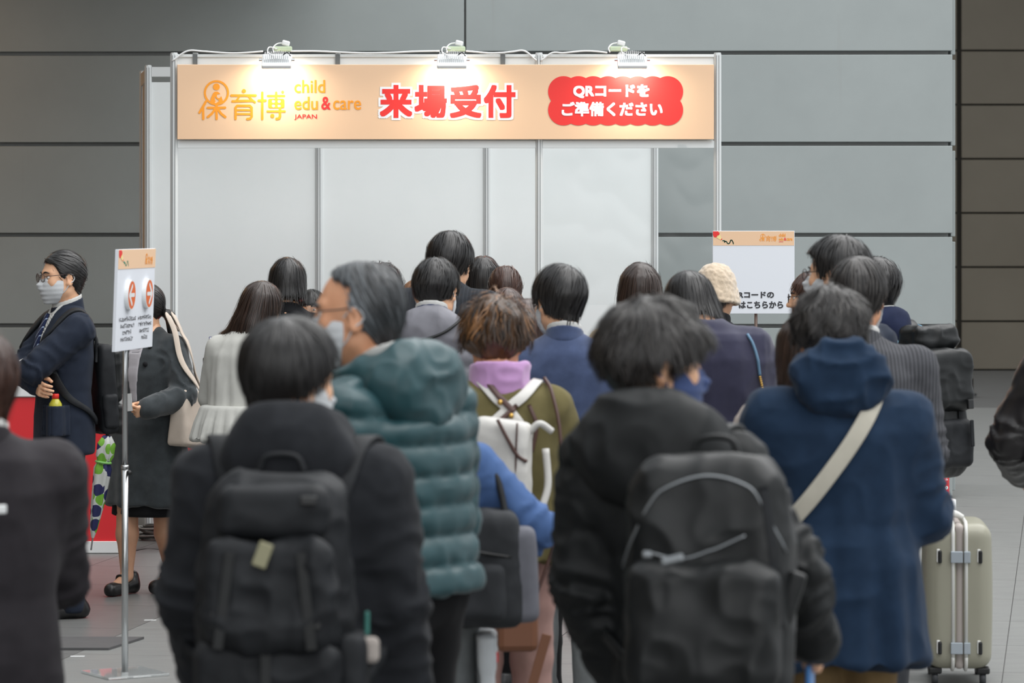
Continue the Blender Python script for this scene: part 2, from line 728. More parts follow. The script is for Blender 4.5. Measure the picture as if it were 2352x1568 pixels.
# floor: bed with single stone tiles laid on it
fl = box('floor', (2, 20, -0.057), (44, 70, 0.1), M_FLOOR)
tag(fl, kind='structure')
FA = -math.radians(9.0)
FO = Vector((-1.69, 15.95, 0))
ux, uy = Vector((math.cos(FA), math.sin(FA), 0)), Vector((-math.sin(FA), math.cos(FA), 0))
TW, TL = 0.98, 0.92
tile_me = {}
for key, mt in (('d', M_TILE_D), ('l', M_TILE_L)):
    bm = bmesh.new()
    bm_box(bm, (0, 0, -0.02), (TW - 0.004, TL - 0.004, 0.04))
    me = bpy.data.meshes.new('tile')
    bm.to_mesh(me)
    bm.free()
    me.materials.append(mt)
    tile_me[key] = me
cnt = 0
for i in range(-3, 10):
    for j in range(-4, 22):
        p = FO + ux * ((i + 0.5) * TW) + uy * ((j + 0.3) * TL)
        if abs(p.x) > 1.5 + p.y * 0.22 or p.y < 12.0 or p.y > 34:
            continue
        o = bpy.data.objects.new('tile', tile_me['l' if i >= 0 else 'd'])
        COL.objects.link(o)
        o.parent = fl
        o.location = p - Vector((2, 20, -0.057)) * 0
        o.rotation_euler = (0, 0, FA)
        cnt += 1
fl.location = (0, 0, 0)

# back wall of long metal panels, slightly turned (its right end is nearer)
WY, WYAW = 23.19, math.radians(1.4)
wb = empty('wall_back', (0, WY, 0), -WYAW)
tag(wb, kind='structure')
box('wall_core', (-3.15, 0.20, 3.3), (12.1, 0.30, 6.9), M_WALLBACK, wb)
zj = [2.96 + 0.605 * k for k in range(6, -6, -1)]
for zt in zj:
    z0 = zt - 0.605
    for xa, xb in ((-8.9, -6.8), (-6.8, -3.555), (-3.555, -0.313), (-0.313, 2.93)):
        bz = max(z0 + 0.013, 0.02)
        if zt - 0.013 <= bz:
            continue
        g = 0.0065
        box('panel', ((xa + xb) / 2, 0.02, (bz + zt - 0.013) / 2), (xb - xa - 2 * g, 0.05, zt - 0.013 - bz), M_WALL, wb, 0.004, seg=2)
    bz = max(z0 - 0.01, 0.05)
    if zt - 0.045 > bz:
        box('return_panel', (2.935, 0.72, (bz + zt - 0.045) / 2), (0.03, 1.3, zt - 0.045 - bz), M_WALL, wb, 0.003, seg=1)
box('base_strip', (-3.05, 0.02, 0.05), (11.9, 0.03, 0.1), M_WALLBACK, wb)

# far wall at the end of the passage on the right
FY = 43.0
wf = empty('wall_far', (0, FY, 0))
tag(wf, kind='structure')
box('wall_core', (11.5, 0.2, 4.0), (16, 0.3, 8.0), M_FARJ, wf)
for k in range(-1, 9):
    z1 = 0.60 + 0.668 * k
    z0 = max(z1 - 0.668, 0.0)
    if z1 > 0.02:
        box('panel', (12.5, 0.02, (z0 + z1) / 2), (13.9, 0.06, z1 - z0 - 0.022), M_FAR, wf, 0.003, seg=1)
        box('panel', (4.5, 0.03, (z0 + z1) / 2), (1.98, 0.06, z1 - z0 - 0.022), M_FAR, wf, 0.003, seg=1)
tp = box('trim_1', (5.385, FY - 0.10, 1.39), (0.035, 0.06, 2.78), M_BLACKP, None, 0.004)
tag(tp, kind='structure')
fb = empty('floodlight_box', at(2222, 908, 219))
tag(fb, 'small black device standing on the floor far down the right passage', 'device')
box('case', (0, 0, 0.10), (0.09, 0.12, 0.15), M_BLACKP, fb, 0.008)
box('plinth', (0.01, 0, 0.012), (0.16, 0.14, 0.024), M_BLACKP, fb, 0.004)
box('bracket', (0.055, 0, 0.10), (0.012, 0.06, 0.17), M_DARKM, fb, 0.003)

# unseen dark wall and slab, added to shade the left of the hall
wl = box('shade_wall_left', (-8.2, 12, 4), (0.3, 30, 8), plain('shade_wall_paint', '5f5548', 0.7))
tag(wl, kind='structure')
ce = box('shade_slab', (-6.0, 21.6, 3.95), (9.6, 3.4, 0.25), plain('shade_slab_paint', '8a7b66', 0.8))
tag(ce, kind='structure')
for k_, x_ in enumerate((-6.2, -4.4)):  # unseen lamps added to warm the tone of the back wall's left end
    t_ = empty('added_warm_lamp', (x_, 21.9, 3.82))
    tag(t_, ('added warm round lamp far left, outside the view', 'added warm round lamp nearer the booth, outside the view')[k_], 'lamp', 'added warm lamps')
    bm = bmesh.new()
    bm_cyl(bm, (0, 0, -0.02), (0, 0, 0.0), 0.11, seg=24)
    bm_obj('housing', bm, plain('lamp_ring', 'd8d4cc', 0.4), t_)
    d = bpy.data.lights.new('added_warm_light', 'AREA')
    d.shape, d.size, d.energy, d.color = 'DISK', 0.18, 11, (1.0, 0.58, 0.28)
    lo = bpy.data.objects.new('added_warm_light', d)
    COL.objects.link(lo)
    lo.parent = t_
    lo.location = (0, 0, -0.025)
ce2 = box('shade_slab_passage', (9.0, 38.5, 9.5), (12, 14, 0.25), MATS['shade_slab_paint'])  # unseen slab added above the passage to shade the far wall
tag(ce2, kind='structure')

# ------------------------------------------------------------------ the reception booth (system panels)
BS, BK = 410.0, 381.0
bY, kY = FPX / BS, FPX / BK
booth = empty('exhibition_booth', (0, bY, 0))
tag(booth, 'white system-panel reception booth with aluminium posts under the orange sign', 'booth')
ZT = 2.777


def post(x, y, z1, p=booth, w=0.042):
    """eight-sided aluminium post with slots"""
    bm = bmesh.new()
    M = Matrix.Translation((x, y, z1 / 2)) @ Matrix.Rotation(PI / 8, 4, 'Z')
    bmesh.ops.create_cone(bm, cap_ends=True, segments=8, radius1=w / 2 * 1.08, radius2=w / 2 * 1.08, depth=z1, matrix=M)
    o = bm_obj('post', bm, M_ALU, p)
    for dx in (-0.007, 0.007):
        box('slot', (dx + x, y - w / 2 + 0.0005, z1 / 2), (0.0035, 0.004, z1 - 0.02), M_ALUD, o)
    bm = bmesh.new()
    bm_cyl(bm, (x, y, z1), (x, y, z1 + 0.006), w / 2 * 0.9, seg=12)
    bm_obj('cap', bm, M_ALU, o)
    return o


for x in (-1.893, 0.151, 1.151):
    post(x, 0.0, ZT + 0.004)
dk = kY - bY
for x in (-2.193, -1.163, -0.152, 0.861):
    post(x, dk, ZT)
post(-2.31, FPX / 367 - bY, ZT - 0.0)
for xa, xb in ((-2.193, -1.163), (-1.163, -0.152), (-0.152, 0.861)):
    box('panel', ((xa + xb) / 2, dk + 0.002, 1.37), (xb - xa - 0.04, 0.006, 2.62), M_BOOTH, booth)
    box('rail', ((xa + xb) / 2, dk, ZT - 0.035), (xb - xa - 0.04, 0.026, 0.06), M_ALU, booth, 0.002, seg=1)
    box('rail', ((xa + xb) / 2, dk, 0.035), (xb - xa - 0.04, 0.026, 0.06), M_ALU, booth, 0.002, seg=1)
# storage side running back on the left, tinted beige for its shadow
sy0, sy1 = dk, FPX / 367 - bY
v = Vector((-2.31 + 2.193, sy1 - sy0, 0))
Rs = Matrix.Rotation(math.atan2(v.y, v.x), 3, 'Z')
box('side_panel', (-2.2515, (sy0 + sy1) / 2, 1.37), (v.length - 0.04, 0.006, 2.62), plain('booth_beige', 'cdbba6', 0.6), booth, R=Rs)
box('side_rail', (-2.2515, (sy0 + sy1) / 2, ZT - 0.05), (v.length - 0.04, 0.026, 0.08), plain('booth_beige2', 'd9cbb9', 0.6), booth, 0.002, R=Rs, seg=1)
# fascia
zf0 = CAMH - (340 - HZ) / BS
for xa, xb in ((-1.893, 0.151), (0.151, 1.151)):
    box('fascia', ((xa + xb) / 2, 0.004, (ZT + zf0) / 2), (xb - xa - 0.04, 0.012, ZT - zf0 - 0.012), M_BOOTH, booth)
    box('rail', ((xa + xb) / 2, 0.0, zf0 + 0.02), (xb - xa - 0.04, 0.026, 0.04), M_BOOTH, booth, 0.002, seg=1)
    box('rail', ((xa + xb) / 2, 0.0, ZT - 0.008), (xb - xa - 0.04, 0.026, 0.016), M_BOOTH, booth, 0.002, seg=1)

# clear vinyl sheet hung in the right bay, lightly creased
nx, nz = 46, 40
xs = np.linspace(0.178, 1.128, nx)
zs_ = np.linspace(CAMH - (700 - HZ) / BS, zf0 + 0.02, nz)
gx, gz = np.meshgrid(xs, zs_, indexing='ij')
pp = np.stack([gx.ravel() * 3.2, gz.ravel() * 1.1, np.zeros(gx.size)], 1).astype(F32)
p2 = np.stack([gx.ravel() * 6 + gz.ravel() * 5, gz.ravel() * 4 - gx.ravel() * 3, np.full(gx.size, 3.3)], 1).astype(F32)
yy = 0.018 * vnoise(pp) + 0.006 * (1 - np.abs(vnoise(p2))) ** 3
V = np.stack([gx.ravel(), yy - 0.005, gz.ravel()], 1)
Q = np.array([(i * nz + j, (i + 1) * nz + j, (i + 1) * nz + j + 1, i * nz + j + 1) for i in range(nx - 1) for j in range(nz - 1)])
vn = mk('vinyl_sheet', V, Q, glass_mat('clear_vinyl', (0.96, 0.97, 0.97), 0.004, 0.16), None)
vn.location = (0, bY, 0)
tag(vn, 'clear vinyl sheet hanging in the right bay of the booth', 'plastic sheet')

# ------------------------------------------------------------------ flat print helpers


def text_mesh(body):
    c = bpy.data.curves.new('t', 'FONT')
    c.body = body
    c.resolution_u = 4
    o = bpy.data.objects.new('t', c)
    COL.objects.link(o)
    dg = bpy.context.evaluated_depsgraph_get()
    me = bpy.data.meshes.new_from_object(o.evaluated_get(dg))
    V = np.empty(len(me.vertices) * 3, F32)
    me.vertices.foreach_get('co', V)
    V = V.reshape(-1, 3)
    P = [tuple(p.vertices) for p in me.polygons]
    bpy.data.objects.remove(o)
    bpy.data.curves.remove(c)
    bpy.data.meshes.remove(me)
    return V, P


def to_quads(P):
    out = []
    for p in P:
        if len(p) == 3:
            out.append((p[0], p[1], p[2], p[2]))
        elif len(p) == 4:
            out.append(p)
        else:
            for i in range(1, len(p) - 1):
                out.append((p[0], p[i], p[i + 1], p[i + 1]))
    return np.array(out)


def lettering(name, body, bb, mat, parent, y, bold=0.0, hexa=10, square=False):
    """flat letters filling the box bb = (x0, z0, x1, z1) on the plane y; bold = how far strokes are widened"""
    V, P = text_mesh(body)
    x0, z0, x1, z1 = bb
    lo, hi = V[:, :2].min(0), V[:, :2].max(0)
    X = x0 + bold + (V[:, 0] - lo[0]) / (hi[0] - lo[0]) * (x1 - x0 - 2 * bold)
    Z = z0 + bold + (V[:, 1] - lo[1]) / (hi[1] - lo[1]) * (z1 - z0 - 2 * bold)
    Q0 = to_quads(P)
    parts = [(np.stack([X, np.full(len(X), y), Z], 1), Q0)]
    if bold:
        for k in range(hexa):
            a = 2 * PI * k / hexa
            m_ = max(abs(math.cos(a)), abs(math.sin(a))) if square else 1.0
            parts.append((np.stack([X + bold * math.cos(a) / m_, np.full(len(X), y - 0.00002 * (k + 1)), Z + bold * math.sin(a) / m_], 1), Q0))
    V, Q = join_arr(parts)
    return mk(name, V, Q, mat, parent, smooth=False)


def disc_arr(x, z, r, y, n=36):
    a = np.linspace(0, 2 * PI, n, endpoint=False)
    V = np.vstack([[(x, y, z)], np.stack([x + r * np.cos(a), np.full(n, y), z + r * np.sin(a)], 1)])
    Q = np.array([(0, 1 + i, 1 + (i + 1) % n, 1 + (i + 1) % n) for i in range(n)])
    return V, Q


def stroke_arr(pts, w, y):
    """round-ended stroke through (x, z) points"""
    parts = []
    pts = [np.array(p, float) for p in pts]
    for p in pts:
        parts.append(disc_arr(p[0], p[1], w / 2, y, 20))
    for a, b in zip(pts[:-1], pts[1:]):
        d = b - a
        d = d / (np.linalg.norm(d) + 1e-9)
        n = np.array((-d[1], d[0])) * w / 2
        V = np.array([(q[0], y, q[1]) for q in (a - n, b - n, b + n, a + n)])
        parts.append((V, np.array([(0, 1, 2, 3)])))
    return join_arr(parts)


def seg2(X, Z, a, b, r):
    dx, dz = b[0] - a[0], b[1] - a[1]
    t = np.clip(((X - a[0]) * dx + (Z - a[1]) * dz) / max(dx * dx + dz * dz, 1e-12), 0, 1)
    return np.hypot(X - a[0] - t * dx, Z - a[1] - t * dz) - r


def flat_shape(name, sdf2, bb, h, y, mat, parent):
    """flat inked shape: everything where sdf2 < 0 on the plane y, edges cut cleanly"""
    x0, z0, x1, z1 = bb
    nx_, nz_ = int((x1 - x0) / h) + 2, int((z1 - z0) / h) + 2
    gx_ = x0 + np.arange(nx_) * h
    gz_ = z0 + np.arange(nz_) * h
    X, Z = np.meshgrid(gx_, gz_, indexing='ij')
    D = sdf2(X, Z)
    S = D < 0
    V, Q = [], []
    c4 = (S[:-1, :-1], S[1:, :-1], S[1:, 1:], S[:-1, 1:])
    full = c4[0] & c4[1] & c4[2] & c4[3]
    mixd = (c4[0] | c4[1] | c4[2] | c4[3]) & ~full
    for j in range(nz_ - 1):
        col = np.concatenate([[0], full[:, j].astype(np.int8), [0]])
        d = np.diff(col)
        for a_, b_ in zip(np.where(d == 1)[0], np.where(d == -1)[0]):
            k = len(V)
            V += [(gx_[a_], y, gz_[j]), (gx_[b_], y, gz_[j]), (gx_[b_], y, gz_[j + 1]), (gx_[a_], y, gz_[j + 1])]
            Q.append((k, k + 1, k + 2, k + 3))
    for i, j in np.argwhere(mixd):
        cs_ = [(i, j), (i + 1, j), (i + 1, j + 1), (i, j + 1)]
        poly = []
        for q in range(4):
            p, n_ = cs_[q], cs_[(q + 1) % 4]
            if S[p]:
                poly.append((gx_[p[0]], y, gz_[p[1]]))
            if S[p] != S[n_]:
                t = D[p] / (D[p] - D[n_])
                poly.append((gx_[p[0]] + t * (gx_[n_[0]] - gx_[p[0]]), y, gz_[p[1]] + t * (gz_[n_[1]] - gz_[p[1]])))
        k = len(V)
        V += poly
        for q in range(1, len(poly) - 1):
            Q.append((k, k + q, k + q + 1, k + q + 1))
    return mk(name, V, Q, mat, parent, smooth=False)


def logo(parent, f, y, mat_o, mat_bg, h):
    """the orange emblem and its three characters; f maps drawing units to (x, z)"""
    o_ = f(0, 0)
    kx, kz = f(1, 0)[0] - o_[0], f(0, 1)[1] - o_[1]
    body = [(255, 375), (248, 350), (258, 310), (285, 250), (308, 232), (345, 232), (370, 250), (395, 300), (412, 350), (400, 375), (330, 408)]
    sk_ = lambda pts, w=32: (pts, w / 2)
    strokes = [sk_([(190, 362), (105, 508)]), sk_([(152, 440), (155, 590)]), sk_([(215, 445), (442, 443)]), sk_([(328, 400), (330, 590)]),
               sk_([(312, 462), (268, 522), (215, 565)]), sk_([(348, 462), (390, 522), (445, 565)]),
               sk_([(690, 224), (690, 224)], 54), sk_([(525, 283), (845, 283)]), sk_([(628, 298), (590, 355)], 26), sk_([(540, 360), (800, 352)]),
               sk_([(758, 300), (800, 345), (836, 372)], 28),
               sk_([(580, 590), (580, 442), (602, 418), (768, 418), (792, 442), (792, 562), (772, 588), (735, 592)]),
               sk_([(590, 475), (785, 475)], 26), sk_([(590, 528), (785, 528)], 26),
               sk_([(932, 245), (932, 590)]), sk_([(885, 350), (975, 350)]), sk_([(1005, 288), (1222, 288)], 28), sk_([(1115, 245), (1115, 330)]), sk_([(1200, 238), (1200, 238)], 40),
               sk_([(1000, 492), (1228, 492)], 28), sk_([(1165, 450), (1165, 560), (1150, 586), (1120, 590)], 34), sk_([(1065, 550), (1065, 550)], 54)]

    def sd(X, Z):
        U, W = (X - o_[0]) / kx, (Z - o_[1]) / kz
        d = np.abs(np.hypot(U - 328, W - 247) - 152) - 14
        d = np.minimum(d, np.hypot(U - 328, W - 168) - 45)
        ins = np.full(U.shape, -1e9)
        for (a0, a1), (b0, b1) in zip(body, body[1:] + body[:1]):
            n0, n1 = b1 - a1, a0 - b0
            ins = np.maximum(ins, ((U - a0) * n0 + (W - a1) * n1) / math.hypot(n0, n1))
        cut = np.minimum(np.hypot(U - 360, W - 290) - 27, seg2(U, W, (312, 308), (322, 338), 7))
        cut = np.minimum(cut, np.minimum(seg2(U, W, (322, 338), (345, 352), 15), seg2(U, W, (345, 352), (318, 372), 12)))
        d = np.minimum(d, np.maximum(ins, -cut))
        for pts, r in strokes:
            for p, q in zip(pts[:-1], pts[1:]):
                d = np.minimum(d, seg2(U, W, p, q, r))
        q0, q1 = np.abs(U - 1117) - 80, np.abs(W - 387) - 35
        rb = np.hypot(np.maximum(q0, 0), np.maximum(q1, 0)) + np.minimum(np.maximum(q0, q1), 0) - 27
        for u in (1080, 1155):
            for w in (358, 417):
                rb = np.maximum(rb, 23 - np.hypot(U - u, W - w))
        return np.minimum(d, rb)
    a_, b_ = f(75, 620), f(1260, 70)
    flat_shape('emblem', sd, (a_[0], a_[1], b_[0], b_[1]), h, y, mat_o, parent)


# ------------------------------------------------------------------ the sign over the booth
SY = bY - 0.045
sS = FPX / SY
sign = empty('reception_sign', (0, SY, 0))
tag(sign, 'long peach signboard with orange emblem and red Japanese lettering along the booth top', 'signboard')


def sx(px):
    return (px - CX) / sS


def sz(py):
    return CAMH - (py - HZ) / sS


def sbb(a, b, c, d):
    return (sx(a), sz(d), sx(c), sz(b))


box('board', ((sx(407) + sx(1640)) / 2, 0.012, (sz(148) + sz(320)) / 2), (sx(1640) - sx(407), 0.022, sz(148) - sz(320)), M_PEACH, sign, 0.002, seg=1)
logo(sign, lambda u, v_: (sx(440 + u / 5.737), sz(170 + v_ / 5.737)), -0.001, M_ORANGE, None, 0.0013)
lettering('lettering_child', 'child', sbb(676, 183.6, 747, 213.6), M_ORANGE, sign, -0.001, 0.0012)
lettering('lettering_edu', 'edu', sbb(676, 222, 730, 252.3), M_ORANGE, sign, -0.001, 0.0012)
lettering('lettering_care', 'care', sbb(765, 230.5, 829.5, 252.3), M_ORANGE, sign, -0.001, 0.0012)
lettering('lettering_ampersand', '&', sbb(738, 222, 759.5, 252.3), M_REDINK, sign, -0.001, 0.0018)
lettering('lettering_japan', 'JAPAN', sbb(676, 262.5, 728, 275.5), M_REDINK, sign, -0.001, 0.0005)
for ch, a, b in (('来', 872.5, 947), ('場', 952, 1026.5), ('受', 1033, 1106), ('付', 1111, 1184)):
    bb = sbb(a, 195, b, 270.8)
    lettering('lettering_outline', ch, (bb[0] - 0.012, bb[1] - 0.012, bb[2] + 0.012, bb[3] + 0.012), M_WHITEINK, sign, -0.0006, 0.0185, 16, True)
    lettering('lettering', ch, bb, M_REDINK, sign, -0.0016, 0.0068, 16, True)


def cloud(X, Z):
    d = np.full(X.shape, 9.0)
    for r_ in (338, 622):
        for i in range(8):
            d = np.minimum(d, np.hypot(X - sx(1240 + (365 + 229.6 * i) / 6.72), Z - sz(160 + r_ / 6.72)) - 238 / 6.72 / sS)
    return d


flat_shape('red_cloud', cloud, sbb(1256, 172, 1572, 291), 0.003, -0.001, M_REDINK, sign)
lettering('lettering_notice', 'QRコードを', sbb(1316.6, 193.5, 1491.5, 225.5), M_WHITEINK, sign, -0.003, 0.0034, 8, True)
lettering('lettering_notice', 'ご準備ください', sbb(1289.9, 233.7, 1522, 267.2), M_WHITEINK, sign, -0.003, 0.0030, 8, True)
for k, px in enumerate((447, 775, 1155, 1426)):
    x = sx(px)
    t_ = empty('sign_hanger', (x, SY, 0))
    tag(t_, ('grey metal strap hooking the sign, nearest its left end', 'grey metal strap hooking the sign above the word care', 'grey metal strap hooking the sign above the last red character', 'grey metal strap hooking the sign behind the right floodlight')[k], 'bracket', 'straps holding the sign')
    box('strap', (0, 0.029, sz(137)), (0.026, 0.003, 0.06), plain('strap_grey', '686b6b', 0.5, 0.2), t_)
    box('hook', (0, 0.055, ZT + 0.007), (0.026, 0.06, 0.003), M_ALU, t_)

# ------------------------------------------------------------------ floodlights on the booth edge
M_LAMPW = plain('lamp_white', 'e6e9ea', 0.35)
M_LED = plain('lamp_led', 'fff3df', 0.4, emit=8.0)
M_GREENP = plain('socket_green', 'b9c9ac', 0.5)


def floodlight(px, label, flip):
    x = (px - CX) / (FPX / (bY - 0.20))
    t = empty('floodlight', (x, bY - 0.20, CAMH - (141 - HZ) / (FPX / (bY - 0.20))))
    tag(t, label, 'floodlight', 'floodlights over the sign')
    R = Matrix.Rotation(math.radians(38), 3, 'X')
    bm = bmesh.new()
    bm_box(bm, (0, 0, 0), (0.165, 0.115, 0.024), 0.006, R)
    bm_obj('housing', bm, M_LAMPW, t)
    for i in range(13):
        xx = -0.066 + i * 0.011
        h = 0.026 - 0.008 * abs(i - 6) / 6
        o = box('fin', R @ Vector((xx, 0.012, 0.012 + h / 2)), (0.0035, 0.075, h), M_LAMPW, t, R=R)
    box('lens', R @ Vector((0, 0, -0.0135)), (0.14, 0.09, 0.003), M_LED, t, R=R)
    for sgn in (-1, 1):
        bm = bmesh.new()
        bm_cyl(bm, R @ Vector((sgn * 0.083, 0, 0.012)), R @ Vector((sgn * 0.098, 0, 0.012)), 0.008, seg=10)
        bm_obj('knob', bm, M_CHROME, t)
    tube('bracket_arm', [(-0.075, 0.0, 0.012), (-0.075, 0.10, 0.04), (-0.03, 0.20, 0.02), (0, 0.21, -0.005)], 0.005, M_LAMPW, t)
    tube('bracket_arm', [(0.075, 0.0, 0.012), (0.075, 0.10, 0.04), (0.03, 0.20, 0.02), (0, 0.21, -0.005)], 0.005, M_LAMPW, t)
    box('clamp', (0, 0.205, -0.004), (0.05, 0.05, 0.05), M_LAMPW, t, 0.006)
    tube('lead', [(-0.02 * flip, 0.0, 0.03), (-0.055 * flip, 0.06, 0.055), (-0.05 * flip, 0.12, 0.085), (-0.01 * flip, 0.17, 0.078)], 0.0035, M_WHITE, t)
    tube('lead', [(0.03 * flip, -0.01, 0.03), (0.055 * flip, 0.0, 0.05), (0.075 * flip, 0.01, 0.03)], 0.003, M_BLACKP, t)
    d = bpy.data.lights.new('flood_spot', 'AREA')
    d.shape = 'RECTANGLE'
    d.size, d.size_y, d.energy, d.color, d.spread = 0.13, 0.08, 3.2, (1.0, 0.91, 0.76), math.radians(150)
    lo = bpy.data.objects.new('flood_spot', d)
    COL.objects.link(lo)
    lo.parent = t
    lo.location = R @ Vector((0, 0, -0.017))
    lo.rotation_euler = (math.radians(26), 0, 0)
    # lead socket and plug on the booth's top edge
    s = empty('cable_socket', (x + 0.022 * flip * (1 if px < 1300 else -3.2), bY - 0.01, ZT + 0.03))
    tag(s, label.replace('white ribbed floodlight above', 'pale green socket with plug above').replace('leftmost of three', 'leftmost').replace('middle of three', 'middle').replace('rightmost of three', 'rightmost'), 'socket', 'inline sockets on the booth edge')
    box('socket', (0, 0, 0), (0.10, 0.035, 0.028), M_GREENP, s, 0.006)
    box('plug', (0.015 * flip, 0, 0.032), (0.045, 0.025, 0.03), M_WHITE, s, 0.008, R=Matrix.Rotation(0.25 * flip, 3, 'Y'))
    tube('plug_lead', [(0.0, 0, 0.034), (-0.035 * flip, 0, 0.028), (-0.055 * flip, -0.02, 0.005), (-0.05 * flip, -0.05, -0.02)], 0.004, M_WHITE, s)


floodlight(636, 'white ribbed floodlight above the emblem, leftmost of three', 1)
floodlight(1038, 'white ribbed floodlight above the big red characters, middle of three', 1)
floodlight(1452, 'white ribbed floodlight above the red cloud, rightmost of three', 1)
for k, (a, b, lab) in enumerate(((396, 605, 'white cable along the booth top left of the left floodlight'), (668, 1010, 'white cable along the booth top between left and middle floodlights'),
                                 (1070, 1232, 'white cable along the booth top just right of the middle floodlight'), (1242, 1395, 'white cable along the booth top leading to the right floodlight'))):
    pts = []
    for t in np.linspace(0, 1, 7):
        px = a + (b - a) * t
        z = ZT + 0.012 + 0.006 * math.sin(t * 7 + k)
        if (k == 0 and t == 0) or (k == 2 and t == 1) or (k == 3 and t == 0):
            z -= 0.05
        pts.append(((px - CX) / BS, bY - 0.024, z))
    c_ = tube('power_cable', pts, 0.0055, M_WHITE, None, n=40)
    tag(c_, lab, 'cable', 'cables on the booth edge')

# ------------------------------------------------------------------ counters
CY = FPX / 414


def counter(x0, x1, label, dy=0.0):
    t = empty('reception_counter', ((x0 + x1) / 2, CY + 0.26 + dy, 0))
    tag(t, label, 'counter', 'red reception counters')
    w = x1 - x0
    box('worktop', (0, 0, 0.90), (w, 0.52, 0.06), M_WHITE, t, 0.004)
    box('front_panel', (0, -0.235, 0.465), (w - 0.01, 0.02, 0.80), M_RED, t, 0.002, seg=1)
    box('plinth', (0, -0.245, 0.035), (w - 0.006, 0.03, 0.065), M_WHITE, t, 0.002, seg=1)
    for sgn in (-1, 1):
        box('side_panel', (sgn * (w / 2 - 0.012), 0.0, 0.45), (0.02, 0.48, 0.84), M_RED, t, 0.002, seg=1)


counter(-4.2, -2.135, 'red reception counter with white top left of the booth')
counter(-1.865, 0.125, 'red reception counter with white top in the booth behind the white blouse', 0.0)
counter(0.18, 1.125, 'short red reception counter in the right bay under the vinyl sheet', 0.0)

# scanner and display on the booth counter, laptop on the left one
sc_ = empty('code_scanner', ((478 - CX) / 409, FPX / 409, 0.931))
tag(sc_, 'black box-shaped code scanner with glowing red lights on the white counter', 'scanner')
box('case', (0, 0.03, 0.075), (0.06, 0.07, 0.145), M_BLACKP, sc_, 0.008)
box('window', (0, -0.007, 0.07), (0.048, 0.003, 0.10), plain('scanner_glass', '1b1c20', 0.08), sc_, 0.001)
for i in range(4):
    box('light', (-0.018 + i * 0.012, -0.010, 0.125), (0.008, 0.004, 0.008), plain('red_glow', 'ff5a3c', 0.4, emit=3.0), sc_, 0.002)
ds = empty('display_stand', ((491 - CX) / 405, FPX / 405, 0.959))
tag(ds, 'thin upright display behind the code scanner on the counter', 'display')
box('screen', (0, 0.0, 0.17), (0.05, 0.012, 0.11), plain('screen_white', 'd5d9e6', 0.3), ds, 0.003)
box('bezel', (0, 0.004, 0.17), (0.056, 0.010, 0.118), plain('bezel_blue', '3a3e66', 0.4), ds, 0.003)
box('stem', (0, 0.014, 0.06), (0.012, 0.01, 0.12), M_BLACKP, ds, 0.002)
box('foot', (0, 0.014, -0.022), (0.05, 0.05, 0.012), M_BLACKP, ds, 0.003)
lp = empty('laptop', at(-20, 875, 405))
tag(lp, 'dark laptop open on the left red counter', 'laptop')
lp.location = (lp.location.x, CY + 0.16, 0.931)
box('base', (0, 0.05, 0.009), (0.30, 0.21, 0.018), M_BLACKP, lp, 0.004)
box('lid', (0, -0.045, 0.11), (0.30, 0.01, 0.19), plain('laptop_grey', '3b3d40', 0.4, 0.3), lp, 0.004, R=Matrix.Rotation(math.radians(12), 3, 'X'))
bx_ = empty('printer', at(82, 875, 405))
tag(bx_, 'small black printer beside the laptop on the left counter', 'printer')
bx_.location = (bx_.location.x, CY + 0.16, 0.931)
box('body', (-0.0, 0.10, 0.055), (0.17, 0.16, 0.11), plain('printer_grey', '4a4c4e', 0.5), bx_, 0.01)
box('slot', (0, 0.018, 0.07), (0.12, 0.004, 0.01), M_BLACKP, bx_)

# cables coiled on the floor in the gap by the booth post
cc = empty('cable_coil', at(362, 1252, 400))
tag(cc, 'grey cables coiled on the floor beside the booth behind the woman\'s legs', 'cables')
random.seed(4)
for i in range(9):
    r = 0.10 + 0.012 * (i % 4)
    a0 = random.random() * 6
    pts = [(r * 0.95 * math.cos(a0 + t), 0.6 * r * math.sin(a0 + t) + 0.15, 0.012 + 0.011 * i + 0.004 * math.sin(3 * t + i)) for t in np.linspace(0, 2 * PI, 14)]
    tube('loop', pts, 0.0065, plain('cable_grey', '8c8c88', 0.6) if i % 2 else plain('cable_dark', '4d4d4b', 0.6), cc, n=36, seg=6)
cw = tube('floor_cable', [at(300, 1268, 412), at(340, 1262, 408), at(385, 1266, 410), at(430, 1262, 409)], 0.005, plain('cable_dark', '4d4d4b', 0.6))
for v_ in cw.data.vertices:
    v_.co.z = max(v_.co.z, 0.002)
tag(cw, 'thin dark cable lying on the floor in front of the coil', 'cable')

# ------------------------------------------------------------------ square notice on a pole
qs = 440.0
qp = at(1731, 530, qs)
qn = empty('notice_sign', (qp.x, qp.y, 0))
tag(qn, 'square white notice with peach header on a dark pole right of the booth', 'sign')
zc = CAMH - (625 - HZ) / qs


def qx(px):
    return (px - 1731) / qs


def qz(py):
    return CAMH - (py - HZ) / qs


